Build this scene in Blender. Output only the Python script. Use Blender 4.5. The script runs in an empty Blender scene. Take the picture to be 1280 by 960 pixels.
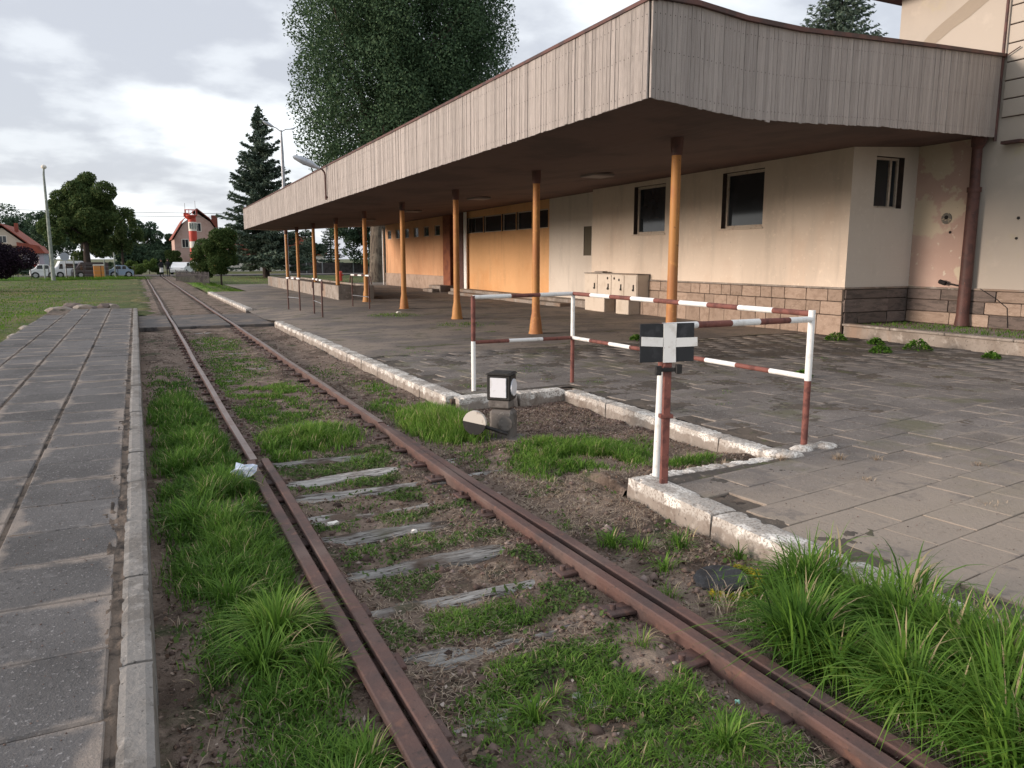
import bpy, bmesh, math, random
import numpy as np
from mathutils import Vector, Matrix
random.seed(7)
R = math.radians
C = bpy.context.scene.collection
sc = bpy.context.scene

# ------------------------------------------------------------------ camera
cam = bpy.data.objects.new('camera', bpy.data.cameras.new('camera'))
C.objects.link(cam)
cam.data.sensor_width = 36.0
cam.data.lens = 961.0 / 1280.0 * 36.0
cam.data.clip_end = 3000
cam.location = (0, 0, 1.8)
cam.rotation_euler = (R(90 - 9.2785), 0, R(-25.813))
sc.camera = cam

# ------------------------------------------------------------------ light
SUN_EL, SUN_AZ = 10.0, -80.0          # azimuth from +Y, clockwise positive
world = bpy.data.worlds.new('World'); sc.world = world; world.use_nodes = True
nt = world.node_tree; N = nt.nodes; Lk = nt.links
N.clear()
wout = N.new('ShaderNodeOutputWorld')
bg_sky = N.new('ShaderNodeBackground'); bg_cloud = N.new('ShaderNodeBackground')
sky = N.new('ShaderNodeTexSky'); sky.sky_type = 'NISHITA'; sky.sun_disc = False
sky.sun_elevation = R(SUN_EL); sky.sun_rotation = R(SUN_AZ)
sky.dust_density = 2.0
Lk.new(sky.outputs[0], bg_sky.inputs[0]); bg_sky.inputs[1].default_value = 0.13
tc = N.new('ShaderNodeTexCoord')
sep = N.new('ShaderNodeSeparateXYZ'); Lk.new(tc.outputs['Generated'], sep.inputs[0])
add = N.new('ShaderNodeMath'); add.operation = 'ADD'; add.inputs[1].default_value = 0.22
Lk.new(sep.outputs[2], add.inputs[0])
mx = N.new('ShaderNodeMath'); mx.operation = 'MAXIMUM'; mx.inputs[1].default_value = 0.06
Lk.new(add.outputs[0], mx.inputs[0])
dv = []
for k in (0, 1):
    d = N.new('ShaderNodeMath'); d.operation = 'DIVIDE'
    Lk.new(sep.outputs[k], d.inputs[0]); Lk.new(mx.outputs[0], d.inputs[1]); dv.append(d)
cmb = N.new('ShaderNodeCombineXYZ')
Lk.new(dv[0].outputs[0], cmb.inputs[0]); Lk.new(dv[1].outputs[0], cmb.inputs[1])
cmb.inputs[2].default_value = 3.7
def wnoise(scale, detail, rough, lo, hi, dist=0.0):
    n = N.new('ShaderNodeTexNoise'); n.inputs['Scale'].default_value = scale
    n.inputs['Detail'].default_value = detail; n.inputs['Roughness'].default_value = rough
    n.inputs['Distortion'].default_value = dist
    Lk.new(cmb.outputs[0], n.inputs['Vector'])
    m = N.new('ShaderNodeMapRange'); m.interpolation_type = 'SMOOTHSTEP'
    m.inputs['From Min'].default_value = lo; m.inputs['From Max'].default_value = hi
    Lk.new(n.outputs[0], m.inputs['Value'])
    return m.outputs[0]
c_big = wnoise(1.15, 7, 0.5, 0.43, 0.60, 0.3)
c_small = wnoise(3.6, 6, 0.5, 0.42, 0.62)
mixc = N.new('ShaderNodeMix'); mixc.data_type = 'RGBA'
mixc.inputs[6].default_value = (0.485, 0.505, 0.56, 1); mixc.inputs[7].default_value = (0.86, 0.89, 0.92, 1)
avg = N.new('ShaderNodeMath'); avg.operation = 'MULTIPLY_ADD'
avg.inputs[1].default_value = 0.45; Lk.new(c_small, avg.inputs[0])
m2 = N.new('ShaderNodeMath'); m2.operation = 'MULTIPLY'; m2.inputs[1].default_value = 0.8
Lk.new(c_big, m2.inputs[0]); Lk.new(m2.outputs[0], avg.inputs[2])
Lk.new(avg.outputs[0], mixc.inputs[0])
Lk.new(mixc.outputs[2], bg_cloud.inputs[0]); bg_cloud.inputs[1].default_value = 1.0
mixs = N.new('ShaderNodeMixShader'); mixs.inputs[0].default_value = 0.86
Lk.new(bg_sky.outputs[0], mixs.inputs[1]); Lk.new(bg_cloud.outputs[0], mixs.inputs[2])
Lk.new(mixs.outputs[0], wout.inputs[0])

sun = bpy.data.objects.new('sun', bpy.data.lights.new('sun', 'SUN')); C.objects.link(sun)
sun.data.energy = 2.8; sun.data.angle = R(16); sun.data.color = (1.0, 0.84, 0.72)
el, az = R(SUN_EL), R(SUN_AZ)
sdir = Vector((math.sin(az) * math.cos(el), math.cos(az) * math.cos(el), math.sin(el)))
sun.rotation_euler = (-sdir).to_track_quat('-Z', 'Y').to_euler()
sun.location = (-20, 5, 20)
sc.view_settings.view_transform = 'Standard'; sc.view_settings.look = 'None'
sc.view_settings.exposure = 0.55; sc.view_settings.gamma = 1.0

# ------------------------------------------------------------------ helpers
def tag(o, label=None, cat=None, group=None, kind=None):
    if label: o['label'] = label
    if cat: o['category'] = cat
    if group: o['group'] = group
    if kind: o['kind'] = kind
    return o
def link(name, me, parent=None, loc=(0, 0, 0), rot=(0, 0, 0), scale=None):
    o = bpy.data.objects.new(name, me); C.objects.link(o)
    o.location = loc; o.rotation_euler = rot
    if scale: o.scale = scale
    if parent: o.parent = parent
    return o
def thing(name, label, cat, loc=(0, 0, 0), rotz=0, group=None):
    o = link(name, None, None, loc, (0, 0, rotz))
    o.empty_display_size = 0.3
    return tag(o, label, cat, group)
def copy_tree(o, parent=None):
    c = o.copy(); C.objects.link(c)
    if parent: c.parent = parent
    for ch in list(o.children): copy_tree(ch, c)
    return c

class MB:
    def __init__(s): s.v = []; s.f = []; s.m = []; s.s = []
    def add(s, vs, fs, m=0, smooth=False, M=None):
        b = len(s.v)
        if M is not None: vs = [M @ Vector(v) for v in vs]
        s.v += [tuple(v) for v in vs]
        for f in fs:
            s.f.append(tuple(b + i for i in f)); s.m.append(m); s.s.append(smooth)
        return s
    def box(s, x0, x1, y0, y1, z0, z1, m=0, M=None):
        v = [(x0,y0,z0),(x1,y0,z0),(x1,y1,z0),(x0,y1,z0),(x0,y0,z1),(x1,y0,z1),(x1,y1,z1),(x0,y1,z1)]
        f = [(3,2,1,0),(4,5,6,7),(0,1,5,4),(1,2,6,5),(2,3,7,6),(3,0,4,7)]
        return s.add(v, f, m, False, M)
    def bbox(s, x0, x1, y0, y1, z0, z1, b=0.01, m=0, M=None):
        bm = bmesh.new(); bmesh.ops.create_cube(bm, size=1)
        for v in bm.verts:
            v.co = Vector(((x0+x1)/2+v.co.x*(x1-x0), (y0+y1)/2+v.co.y*(y1-y0), (z0+z1)/2+v.co.z*(z1-z0)))
        bmesh.ops.bevel(bm, geom=bm.edges[:], offset=b, segments=1, affect='EDGES')
        bm.verts.index_update()
        s.add([v.co.copy() for v in bm.verts], [[v.index for v in f.verts] for f in bm.faces], m, False, M)
        bm.free(); return s
    def quad(s, pts, m=0): return s.add(pts, [tuple(range(len(pts)))], m)
    def tube(s, pts, rad, n=8, m=0, caps=True, smooth=True, M=None):
        pts = [Vector(p) for p in pts]
        if not hasattr(rad, '__len__'): rad = [rad] * len(pts)
        vs = []; prev = None
        for i, p in enumerate(pts):
            t = (pts[min(i+1, len(pts)-1)] - pts[max(i-1, 0)]).normalized()
            if prev is None:
                a = Vector((1, 0, 0)) if abs(t.x) < 0.9 else Vector((0, 1, 0))
                u = t.cross(a).normalized()
            else:
                u = (prev - t * prev.dot(t)).normalized()
            prev = u; w = t.cross(u)
            for k in range(n):
                an = 2 * math.pi * k / n
                vs.append(p + (u * math.cos(an) + w * math.sin(an)) * rad[i])
        fs = []
        for i in range(len(pts) - 1):
            for k in range(n):
                a = i*n+k; b = i*n+(k+1) % n
                fs.append((a, b, b+n, a+n))
        s.add(vs, fs, m, smooth, M)
        if caps:
            s.add(vs[:n], [tuple(reversed(range(n)))], m, False, M)
            s.add(vs[-n:], [tuple(range(n))], m, False, M)
        return s
    def extr(s, poly, axis, a, b, m=0, M=None):
        """poly in the two other axes (cyclic order), extruded from a to b along axis"""
        def P(p, t):
            return {'x': (t, p[0], p[1]), 'y': (p[0], t, p[1]), 'z': (p[0], p[1], t)}[axis]
        n = len(poly)
        v = [P(p, a) for p in poly] + [P(p, b) for p in poly]
        f = [tuple(range(n)), tuple(range(2*n-1, n-1, -1))] + [(i, i+n, (i+1) % n+n, (i+1) % n) for i in range(n)]
        return s.add(v, f, m, False, M)
    def mesh(s, name, mats):
        me = bpy.data.meshes.new(name)
        me.from_pydata(s.v, [], s.f)
        for m in (mats if isinstance(mats, (list, tuple)) else [mats]): me.materials.append(m)
        me.polygons.foreach_set('material_index', s.m)
        me.polygons.foreach_set('use_smooth', s.s)
        bm = bmesh.new(); bm.from_mesh(me)
        bmesh.ops.recalc_face_normals(bm, faces=bm.faces[:]); bm.to_mesh(me); bm.free()
        me.update(); return me
    def build(s, name, mats, parent=None, loc=(0, 0, 0), rot=(0, 0, 0)):
        return link(name, s.mesh(name, mats), parent, loc, rot)

def npmesh(name, V, F, mats, tint=None, smooth=False, uv=None, mi=None):
    me = bpy.data.meshes.new(name)
    nv, nf, k = len(V), len(F), F.shape[1]
    me.vertices.add(nv); me.vertices.foreach_set('co', np.asarray(V, np.float32).ravel())
    me.loops.add(nf * k); me.loops.foreach_set('vertex_index', F.astype(np.int32).ravel())
    me.polygons.add(nf)
    me.polygons.foreach_set('loop_start', np.arange(0, nf * k, k, dtype=np.int32))
    if smooth: me.polygons.foreach_set('use_smooth', np.ones(nf, bool))
    for m in (mats if isinstance(mats, (list, tuple)) else [mats]): me.materials.append(m)
    if mi is not None: me.polygons.foreach_set('material_index', mi.astype(np.int32))
    if tint is not None:
        a = me.attributes.new('tint', 'FLOAT', 'POINT'); a.data.foreach_set('value', np.asarray(tint, np.float32))
    if uv is not None:
        l = me.uv_layers.new(name='UVMap'); l.data.foreach_set('uv', np.asarray(uv, np.float32).ravel())
    me.update(calc_edges=True); me.validate()
    return me

rg = np.random.default_rng(11)
_perm = rg.random((512, 512))
def vnoise(x, y):
    xi = np.floor(x).astype(int); yi = np.floor(y).astype(int); xf = x - xi; yf = y - yi
    u = xf*xf*(3-2*xf); v = yf*yf*(3-2*yf)
    g = lambda a, b: _perm[a % 512, b % 512]
    return (g(xi, yi)*(1-u)+g(xi+1, yi)*u)*(1-v)+(g(xi, yi+1)*(1-u)+g(xi+1, yi+1)*u)*v
def fbm(x, y, o=4):
    s = 0; a = 1; t = 0
    for i in range(o):
        s = s + a*vnoise(x+17.3*i, y+5.1*i); t += a; a *= .5; x = x*2.03; y = y*2.03
    return s/t

# ------------------------------------------------------------------ materials
def mat(name, base, layers=(), rough=0.9, bump=(), rand=0.0, coord='obj', metal=0.0, spec=0.35,
        stretch=(1, 1, 1), hue=None):
    """layers: (scale, detail, colour, lo, hi[, stretch]); bump: (scale, detail, strength, distance)"""
    m = bpy.data.materials.new(name); m.use_nodes = True
    t = m.node_tree; n = t.nodes; l = t.links
    b = n['Principled BSDF']; b.inputs['Roughness'].default_value = rough
    b.inputs['Metallic'].default_value = metal; b.inputs['Specular IOR Level'].default_value = spec
    if coord == 'pos':
        g = n.new('ShaderNodeNewGeometry'); vec = g.outputs['Position']
    else:
        g = n.new('ShaderNodeTexCoord'); oi = n.new('ShaderNodeObjectInfo')
        mu = n.new('ShaderNodeMath'); mu.operation = 'MULTIPLY'; mu.inputs[1].default_value = 57.0
        l.new(oi.outputs['Random'], mu.inputs[0])
        va = n.new('ShaderNodeVectorMath'); va.operation = 'ADD'
        l.new(g.outputs['Object'], va.inputs[0]); l.new(mu.outputs[0], va.inputs[1]); vec = va.outputs[0]
    def noise(scale, detail, st=None):
        v = vec
        st = st or stretch
        if tuple(st) != (1, 1, 1):
            vm = n.new('ShaderNodeVectorMath'); vm.operation = 'MULTIPLY'; vm.inputs[1].default_value = st
            l.new(vec, vm.inputs[0]); v = vm.outputs[0]
        x = n.new('ShaderNodeTexNoise'); x.inputs['Scale'].default_value = scale
        x.inputs['Detail'].default_value = detail; x.inputs['Roughness'].default_value = 0.6
        l.new(v, x.inputs['Vector']); return x.outputs[0]
    col = None
    rgb = n.new('ShaderNodeRGB'); rgb.outputs[0].default_value = (*base, 1); col = rgb.outputs[0]
    for la in layers:
        f = noise(la[0], la[1], la[5] if len(la) > 5 else None)
        mr = n.new('ShaderNodeMapRange'); mr.interpolation_type = 'SMOOTHSTEP'
        mr.inputs['From Min'].default_value = la[3]; mr.inputs['From Max'].default_value = la[4]
        l.new(f, mr.inputs['Value'])
        mi = n.new('ShaderNodeMix'); mi.data_type = 'RGBA'
        l.new(mr.outputs[0], mi.inputs[0]); l.new(col, mi.inputs[6]); mi.inputs[7].default_value = (*la[2], 1)
        col = mi.outputs[2]
    if rand:
        oi = n.new('ShaderNodeObjectInfo')
        mr = n.new('ShaderNodeMapRange'); mr.inputs['To Min'].default_value = 1-rand; mr.inputs['To Max'].default_value = 1+rand
        l.new(oi.outputs['Random'], mr.inputs['Value'])
        h = n.new('ShaderNodeHueSaturation'); l.new(mr.outputs[0], h.inputs['Value']); l.new(col, h.inputs['Color'])
        col = h.outputs[0]
    l.new(col, b.inputs['Base Color'])
    nrm = None
    for bp in bump:
        f = noise(bp[0], bp[1], bp[4] if len(bp) > 4 else None)
        bn = n.new('ShaderNodeBump'); bn.inputs['Strength'].default_value = bp[2]; bn.inputs['Distance'].default_value = bp[3]
        l.new(f, bn.inputs['Height'])
        if nrm is not None: l.new(nrm, bn.inputs['Normal'])
        nrm = bn.outputs[0]
    if nrm is not None: l.new(nrm, b.inputs['Normal'])
    m['_col'] = 0
    return m
def colour_socket(m):
    b = m.node_tree.nodes['Principled BSDF']
    return b, b.inputs['Base Color'].links[0].from_socket
def add_mask_layer(m, sock_builder, colour):
    """mix another colour on top of the base colour with a custom mask socket"""
    t = m.node_tree; b, col = colour_socket(m)
    mi = t.nodes.new('ShaderNodeMix'); mi.data_type = 'RGBA'
    t.links.new(sock_builder(t), mi.inputs[0]); t.links.new(col, mi.inputs[6])
    if isinstance(colour, tuple): mi.inputs[7].default_value = (*colour, 1)
    else: t.links.new(colour, mi.inputs[7])
    t.links.new(mi.outputs[2], b.inputs['Base Color'])
def smooth(t, sock, lo, hi):
    mr = t.nodes.new('ShaderNodeMapRange'); mr.interpolation_type = 'SMOOTHSTEP'
    mr.inputs['From Min'].default_value = lo; mr.inputs['From Max'].default_value = hi
    t.links.new(sock, mr.inputs['Value']); return mr.outputs[0]
def mth(t, op, a, b=None, c=None):
    x = t.nodes.new('ShaderNodeMath'); x.operation = op
    for i, v in enumerate((a, b, c)):
        if v is None: continue
        if isinstance(v, (int, float)): x.inputs[i].default_value = v
        else: t.links.new(v, x.inputs[i])
    return x.outputs[0]
def posn(t, scale=1.0, detail=4, st=(1, 1, 1), off=0.0):
    g = t.nodes.new('ShaderNodeNewGeometry'); vm = t.nodes.new('ShaderNodeVectorMath'); vm.operation = 'MULTIPLY_ADD'
    vm.inputs[1].default_value = st; vm.inputs[2].default_value = (off, off, off)
    t.links.new(g.outputs['Position'], vm.inputs[0])
    x = t.nodes.new('ShaderNodeTexNoise'); x.inputs['Scale'].default_value = scale; x.inputs['Detail'].default_value = detail
    x.inputs['Roughness'].default_value = 0.62
    t.links.new(vm.outputs[0], x.inputs['Vector']); return x.outputs[0]
def posxyz(t):
    g = t.nodes.new('ShaderNodeNewGeometry'); s = t.nodes.new('ShaderNodeSeparateXYZ')
    t.links.new(g.outputs['Position'], s.inputs[0]); return s.outputs

def leafmat(name, stops, transl=0.25, rough=0.7):
    m = bpy.data.materials.new(name); m.use_nodes = True
    t = m.node_tree; n = t.nodes; l = t.links; b = n['Principled BSDF']
    a = n.new('ShaderNodeAttribute'); a.attribute_name = 'tint'
    r = n.new('ShaderNodeValToRGB'); e = r.color_ramp.elements
    e[0].position = stops[0][0]; e[0].color = (*stops[0][1], 1)
    e[1].position = stops[-1][0]; e[1].color = (*stops[-1][1], 1)
    for p, c in stops[1:-1]:
        x = e.new(p); x.color = (*c, 1)
    l.new(a.outputs['Fac'], r.inputs[0]); l.new(r.outputs[0], b.inputs['Base Color'])
    b.inputs['Roughness'].default_value = rough; b.inputs['Specular IOR Level'].default_value = 0.12
    tr = n.new('ShaderNodeBsdfTranslucent'); l.new(r.outputs[0], tr.inputs[0])
    ms = n.new('ShaderNodeMixShader'); ms.inputs[0].default_value = transl
    l.new(b.outputs[0], ms.inputs[1]); l.new(tr.outputs[0], ms.inputs[2])
    l.new(ms.outputs[0], n['Material Output'].inputs[0])
    return m

M = {}
M['soil'] = mat('soil', (0.195, 0.145, 0.115), [(1.1, 5, (0.085, 0.06, 0.045), .45, .62), (7, 5, (0.29, 0.225, 0.18), .5, .70),
      (2.3, 5, (0.05, 0.06, 0.025), .55, .68), (38, 3, (0.27, 0.205, 0.165), .6, .72), (30, 3, (0.03, 0.022, 0.017), .58, .7)], 0.95,
      [(26, 6, 1.0, .03), (90, 3, .7, .01)], coord='pos')
M['lawn'] = mat('lawn', (0.095, 0.115, 0.035), [(0.25, 5, (0.16, 0.135, 0.055), .42, .62), (0.9, 4, (0.065, 0.10, 0.026), .48, .66), (0.5, 5, (0.2, 0.15, 0.085), .6, .74, (.5, 1.4, 1)),
      (14, 3, (0.045, 0.06, 0.02), .52, .7)], 0.95, [(22, 5, 1, .05)], coord='pos')
M['far_ground'] = mat('far_ground', (0.075, 0.095, 0.035), [(0.05, 5, (0.11, 0.11, 0.05), .4, .6)], 0.95, coord='pos')
M['asphalt'] = mat('asphalt', (0.11, 0.102, 0.10), [(1.3, 5, (0.19, 0.155, 0.13), .46, .62), (60, 2, (0.16, 0.15, 0.145), .6, .75), (3, 4, (0.04, 0.038, 0.04), .55, .7)],
      0.92, [(70, 4, .7, .01)], coord='pos')
M['rust'] = mat('rust', (0.115, 0.062, 0.052), [(3, 5, (0.075, 0.048, 0.044), .4, .65), (14, 5, (0.165, 0.085, 0.062), .54, .74), (1.2, 4, (0.135, 0.09, 0.078), .5, .68), (30, 4, (0.05, .034, .03), .6, .72)],
      0.75, [(45, 5, .6, .006), (9, 3, .4, .006)], coord='pos', spec=.5)
M['rail_top'] = mat('rail_top', (0.21, 0.165, 0.15), [(3, 5, (0.16, 0.10, 0.085), .42, .65), (20, 4, (0.30, 0.26, 0.24), .55, .75)], 0.5, [(30, 4, .3, .003)], coord='pos', spec=.6, metal=.3)
M['sleeper'] = mat('sleeper_wood', (0.27, 0.255, 0.24), [(5, 5, (0.42, 0.41, 0.395), .42, .60, (1, 7, 7)), (5, 5, (0.055, 0.043, 0.037), .52, .62, (1, 9, 9)), (2, 4, (0.11, 0.08, 0.062), .50, .64),
      (1.1, 3, (0.12, 0.125, 0.075), .62, .72)], 0.9, [(6, 6, 1.0, .02, (1, 12, 12))], rand=.36)
M['timber_dark'] = mat('timber_dark', (0.06, 0.048, 0.04), [(5, 5, (0.13, 0.115, 0.10), .5, .7, (1, 8, 8))], 0.9, [(6, 6, 1, .02, (1, 10, 10))], rand=.2)
M['plank'] = mat('fascia_wood', (0.43, 0.385, 0.36), [(4, 6, (0.22, 0.19, 0.178), .50, .64, (14, 14, .6)), (6, 6, (0.56, 0.515, 0.49), .53, .68, (14, 14, .35)), (1.6, 4, (0.32, 0.285, 0.265), .52, .68, (3, 3, 1)), (16, 5, (0.10, .085, .078), .62, .72, (6, 6, .5))],
      0.9, [(14, 6, 1, .010, (8, 8, .35))], rand=.13)
M['plank_end'] = M['plank']
M['trim'] = mat('roof_edge_metal', (0.11, 0.05, 0.042), [(3, 5, (0.06, 0.035, 0.033), .45, .6)], 0.6, [(20, 4, .3, .004)], coord='pos')
M['soffit'] = mat('soffit', (0.13, 0.082, 0.070), [(0.6, 5, (0.09, 0.06, 0.053), .45, .62), (2.2, 5, (0.12, 0.075, 0.062), .58, .72)], 0.85,
      [(1.6, 2, .5, .02, (7, .08, 1))], coord='pos')
M['orange_post'] = mat('orange_post_paint', (0.45, 0.215, 0.07), [(2.5, 5, (0.38, 0.16, 0.06), .45, .65, (1, 1, .5)), (9, 5, (0.56, 0.28, 0.09), .55, .72), (14, 4, (0.14, 0.06, 0.04), .66, .74)],
      0.6, [(25, 4, .35, .004)], coord='pos')
M['maroon'] = mat('maroon_paint', (0.095, 0.043, 0.036), [(6, 5, (0.065, 0.032, 0.028), .45, .62), (20, 4, (0.17, 0.07, 0.05), .62, .74)], 0.6, [(30, 4, .4, .004)], coord='pos')
M['white_paint'] = mat('white_paint', (0.78, 0.78, 0.77), [(9, 5, (0.62, 0.6, 0.57), .5, .72), (30, 4, (0.28, 0.16, 0.12), .68, .76)], 0.6, [(40, 4, .3, .003)], coord='pos')
M['brown_paint'] = mat('brown_paint', (0.19, 0.072, 0.058), [(11, 5, (0.115, 0.045, 0.038), .48, .62), (40, 4, (0.3, 0.14, 0.1), .62, .76), (26, 4, (0.05, 0.03, 0.028), .66, .74)], 0.75, [(45, 5, .5, .004)], coord='pos')
M['black_paint'] = mat('black_paint', (0.022, 0.024, 0.028), [(12, 4, (0.04, 0.042, 0.048), .5, .7)], 0.65, [(60, 4, .2, .002)], coord='pos')
def plaster(name, base, dark, lo=.45, hi=.68, extra=()):
    m = mat(name, base, [(0.5, 5, dark, lo, hi), (1.5, 5, tuple(c*.88 for c in base), .5, .7, (1.4, 1.4, .3)), (9, 4, tuple(min(1, c*1.08) for c in base), .55, .75)] + list(extra),
            0.9, [(2.2, 1, .25, .012, (.3, .3, 6)), (60, 4, .25, .004)], coord='pos')
    add_mask_layer(m, lambda t: mth(t, 'MULTIPLY', smooth(t, posn(t, 2.2, 6, (1, 1, .10), 5), .56, .72), .38), tuple(c*.62 for c in base))
    add_mask_layer(m, lambda t: mth(t, 'MULTIPLY', smooth(t, posn(t, 17, 4, (1, 1, 1), 25), .69, .73), .6), tuple(c*.4 for c in base))
    return m
M['cream'] = plaster('cream_plaster', (0.66, 0.565, 0.47), (0.61, 0.50, 0.405))
M['greyish'] = plaster('grey_cream_plaster', (0.62, 0.565, 0.50), (0.58, 0.52, 0.455))
M['orange_wall'] = plaster('orange_plaster', (0.66, 0.385, 0.19), (0.62, 0.33, 0.145))
M['orange_far'] = plaster('orange_plaster_far', (0.60, 0.34, 0.19), (0.55, 0.29, 0.155))
M['pink'] = mat('peeling_pink_plaster', (0.52, 0.38, 0.32), [(0.7, 5, (0.48, 0.34, 0.285), .4, .6), (1.1, 6, (0.57, 0.49, 0.375), .49, .54), (5, 6, (0.60, 0.53, 0.44), .62, .66), (22, 4, (0.16, .12, .1), .70, .73)],
      0.92, [(8, 5, .5, .012), (60, 4, .3, .004)], coord='pos')
M['tall_cream'] = mat('tall_cream_plaster', (0.42, 0.375, 0.325), [(0.35, 5, (0.39, 0.35, 0.305), .45, .62), (0.9, 5, (0.42, 0.375, 0.27), .58, .72), (26, 4, (0.2, .15, .12), .71, .75), (2, 4, (0.46, .41, .355), .56, .74)],
      0.92, [(4, 4, .3, .01), (60, 4, .25, .004)], coord='pos')
M['patch'] = mat('bare_plaster_patch', (0.30, 0.255, 0.205), [(6, 5, (0.31, 0.265, 0.21), .45, .65)], .95, [(20, 5, .6, .01)], coord='pos')
M['stone'] = mat('plinth_stone', (0.34, 0.258, 0.205), [(3, 5, (0.27, 0.2, 0.155), .45, .62), (12, 5, (0.42, 0.33, 0.265), .52, .7), (25, 4, (0.18, 0.13, 0.105), .62, .74)], 0.92, [(14, 6, .7, .02)], rand=.18)
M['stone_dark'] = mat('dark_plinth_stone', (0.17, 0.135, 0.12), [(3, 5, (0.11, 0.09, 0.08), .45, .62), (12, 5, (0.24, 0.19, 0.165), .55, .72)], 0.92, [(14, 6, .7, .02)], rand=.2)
M['mortar'] = mat('mortar', (0.10, 0.075, 0.06), [(6, 4, (0.06, .045, .038), .45, .62)], .95, [(30, 4, .5, .01)], coord='pos')
M['concrete'] = mat('concrete', (0.29, 0.255, 0.225), [(1.6, 6, (0.2, 0.17, 0.145), .45, .62), (7, 5, (0.38, 0.345, 0.31), .52, .7), (25, 4, (0.11, 0.095, 0.08), .6, .72), (0.9, 4, (0.27, 0.2, 0.155), .5, .65, (1, 1, .3))],
      0.93, [(18, 6, .7, .015), (80, 4, .4, .004)], coord='pos')
M['steel_grey'] = mat('grey_steel', (0.30, 0.31, 0.33), [(5, 4, (0.22, .23, .25), .45, .65)], .45, coord='pos', metal=.4)
M['lamp_shell'] = mat('lamp_shell', (0.42, 0.45, 0.49), [(6, 4, (0.3, .32, .35), .5, .7)], .35, coord='pos', metal=.3)
M['cabinet'] = mat('cabinet_paint', (0.60, 0.53, 0.45), [(3, 5, (0.52, .45, .37), .5, .68), (30, 4, (0.3, .2, .14), .7, .76)], .6, [(40, 3, .2, .002)], coord='pos')
M['dark'] = mat('dark_gap', (0.018, 0.016, 0.016), (), .9, coord='pos')
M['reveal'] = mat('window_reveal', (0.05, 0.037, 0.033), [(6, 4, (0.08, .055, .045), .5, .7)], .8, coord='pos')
M['frame'] = mat('window_frame_paint', (0.55, 0.47, 0.39), [(12, 4, (0.4, .3, .22), .5, .7)], .6, coord='pos')
M['glass'] = mat('window_glass', (0.022, 0.027, 0.032), [(1.2, 3, (0.03, .035, .042), .45, .6)], .07, coord='pos', spec=.6)
M['lantern_black'] = mat('lantern_black', (0.02, 0.019, 0.019), [(20, 4, (0.05, .045, .04), .55, .7)], .6, coord='pos')
M['lantern_white'] = mat('lantern_white', (0.72, 0.73, 0.78), [(14, 4, (0.6, .6, .62), .5, .7)], .4, coord='pos')
M['red'] = mat('red_paint', (0.50, 0.055, 0.035), [(2, 4, (0.4, .05, .03), .45, .65)], .5, coord='pos')
M['bark'] = mat('bark', (0.14, 0.115, 0.09), [(3, 5, (0.07, 0.055, 0.045), .45, .6, (2.5, 2.5, .4)), (1, 4, (.2, .17, .135), .52, .68)], .95, [(6, 6, 1, .06, (2.5, 2.5, .4))], coord='pos')
M['bark_dark'] = mat('bark_dark', (0.05, 0.038, 0.032), [(3, 5, (0.03, 0.023, 0.02), .45, .6, (2.5, 2.5, .4))], .95, [(6, 5, 1, .04, (2.5, 2.5, .4))], coord='pos')
M['roof_red'] = mat('red_roof_tiles', (0.27, 0.075, 0.05), [(1.5, 5, (0.2, .06, .045), .45, .62)], .85, [(3, 1, .5, .05, (.2, .2, 5))], coord='pos')
M['house_pink'] = mat('house_pink_render', (0.46, 0.32, 0.28), [(0.5, 4, (0.38, .24, .2), .45, .65)], .9, coord='pos')
M['house_cream'] = mat('house_cream_render', (0.55, 0.48, 0.40), [(0.5, 4, (0.5, .43, .36), .45, .65)], .9, coord='pos')
M['house_white'] = mat('house_white_render', (0.72, 0.68, 0.62), [(0.5, 4, (0.64, .6, .55), .45, .65)], .9, coord='pos')
M['house_grey'] = mat('house_grey_render', (0.33, 0.36, 0.42), (), .9, coord='pos')
M['pale_green'] = mat('pale_green_concrete', (0.27, 0.30, 0.27), [(3, 4, (0.2, .22, .2), .45, .6)], .9, coord='pos')
M['car_white'] = mat('car_white', (0.72, 0.73, 0.75), (), .3, coord='pos', spec=.6)
M['car_blue'] = mat('car_blue', (0.25, 0.33, 0.45), (), .3, coord='pos', spec=.6)
M['car_dark'] = mat('car_dark', (0.05, 0.035, 0.04), (), .35, coord='pos', spec=.6)
M['tyre'] = mat('tyre', (0.02, 0.02, 0.02), (), .9, coord='pos')
M['hub'] = mat('hub', (0.4, 0.4, 0.42), (), .4, coord='pos', metal=.5)
M['bin_orange'] = mat('bin_orange', (0.55, 0.22, 0.05), (), .6, coord='pos')
M['skin'] = mat('skin', (0.42, 0.26, 0.19), (), .6, coord='pos')
M['cloth_dark'] = mat('cloth_dark', (0.02, 0.02, 0.025), (), .9, coord='pos')
M['cloth_white'] = mat('cloth_white', (0.62, 0.62, 0.62), (), .9, coord='pos')
M['hair'] = mat('hair', (0.03, 0.02, 0.015), (), .8, coord='pos')
M['fence_wood'] = mat('fence_wood', (0.085, 0.075, 0.078), [(3, 4, (0.05, .045, .045), .45, .6)], .9, coord='pos')
M['rubber'] = mat('rubber_lid', (0.035, 0.037, 0.042), [(25, 4, (0.09, .09, .1), .55, .7), (5, 4, (.02, .02, .022), .5, .6)], .8, [(35, 5, 1, .01)], coord='pos')
M['moss_yellow'] = mat('yellow_moss', (0.42, 0.33, 0.02), [(12, 5, (0.2, .22, .03), .45, .65)], .95, [(60, 5, 1, .02)], coord='pos')
M['plastic'] = mat('plastic_litter', (0.55, 0.62, 0.78), [(20, 4, (0.8, .82, .86), .5, .6)], .35, coord='pos')
M['paper'] = mat('paper_litter', (0.78, 0.75, 0.70), (), .7, coord='pos')
M['cyan'] = mat('cyan_litter', (0.3, 0.62, 0.52), (), .5, coord='pos')
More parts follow.
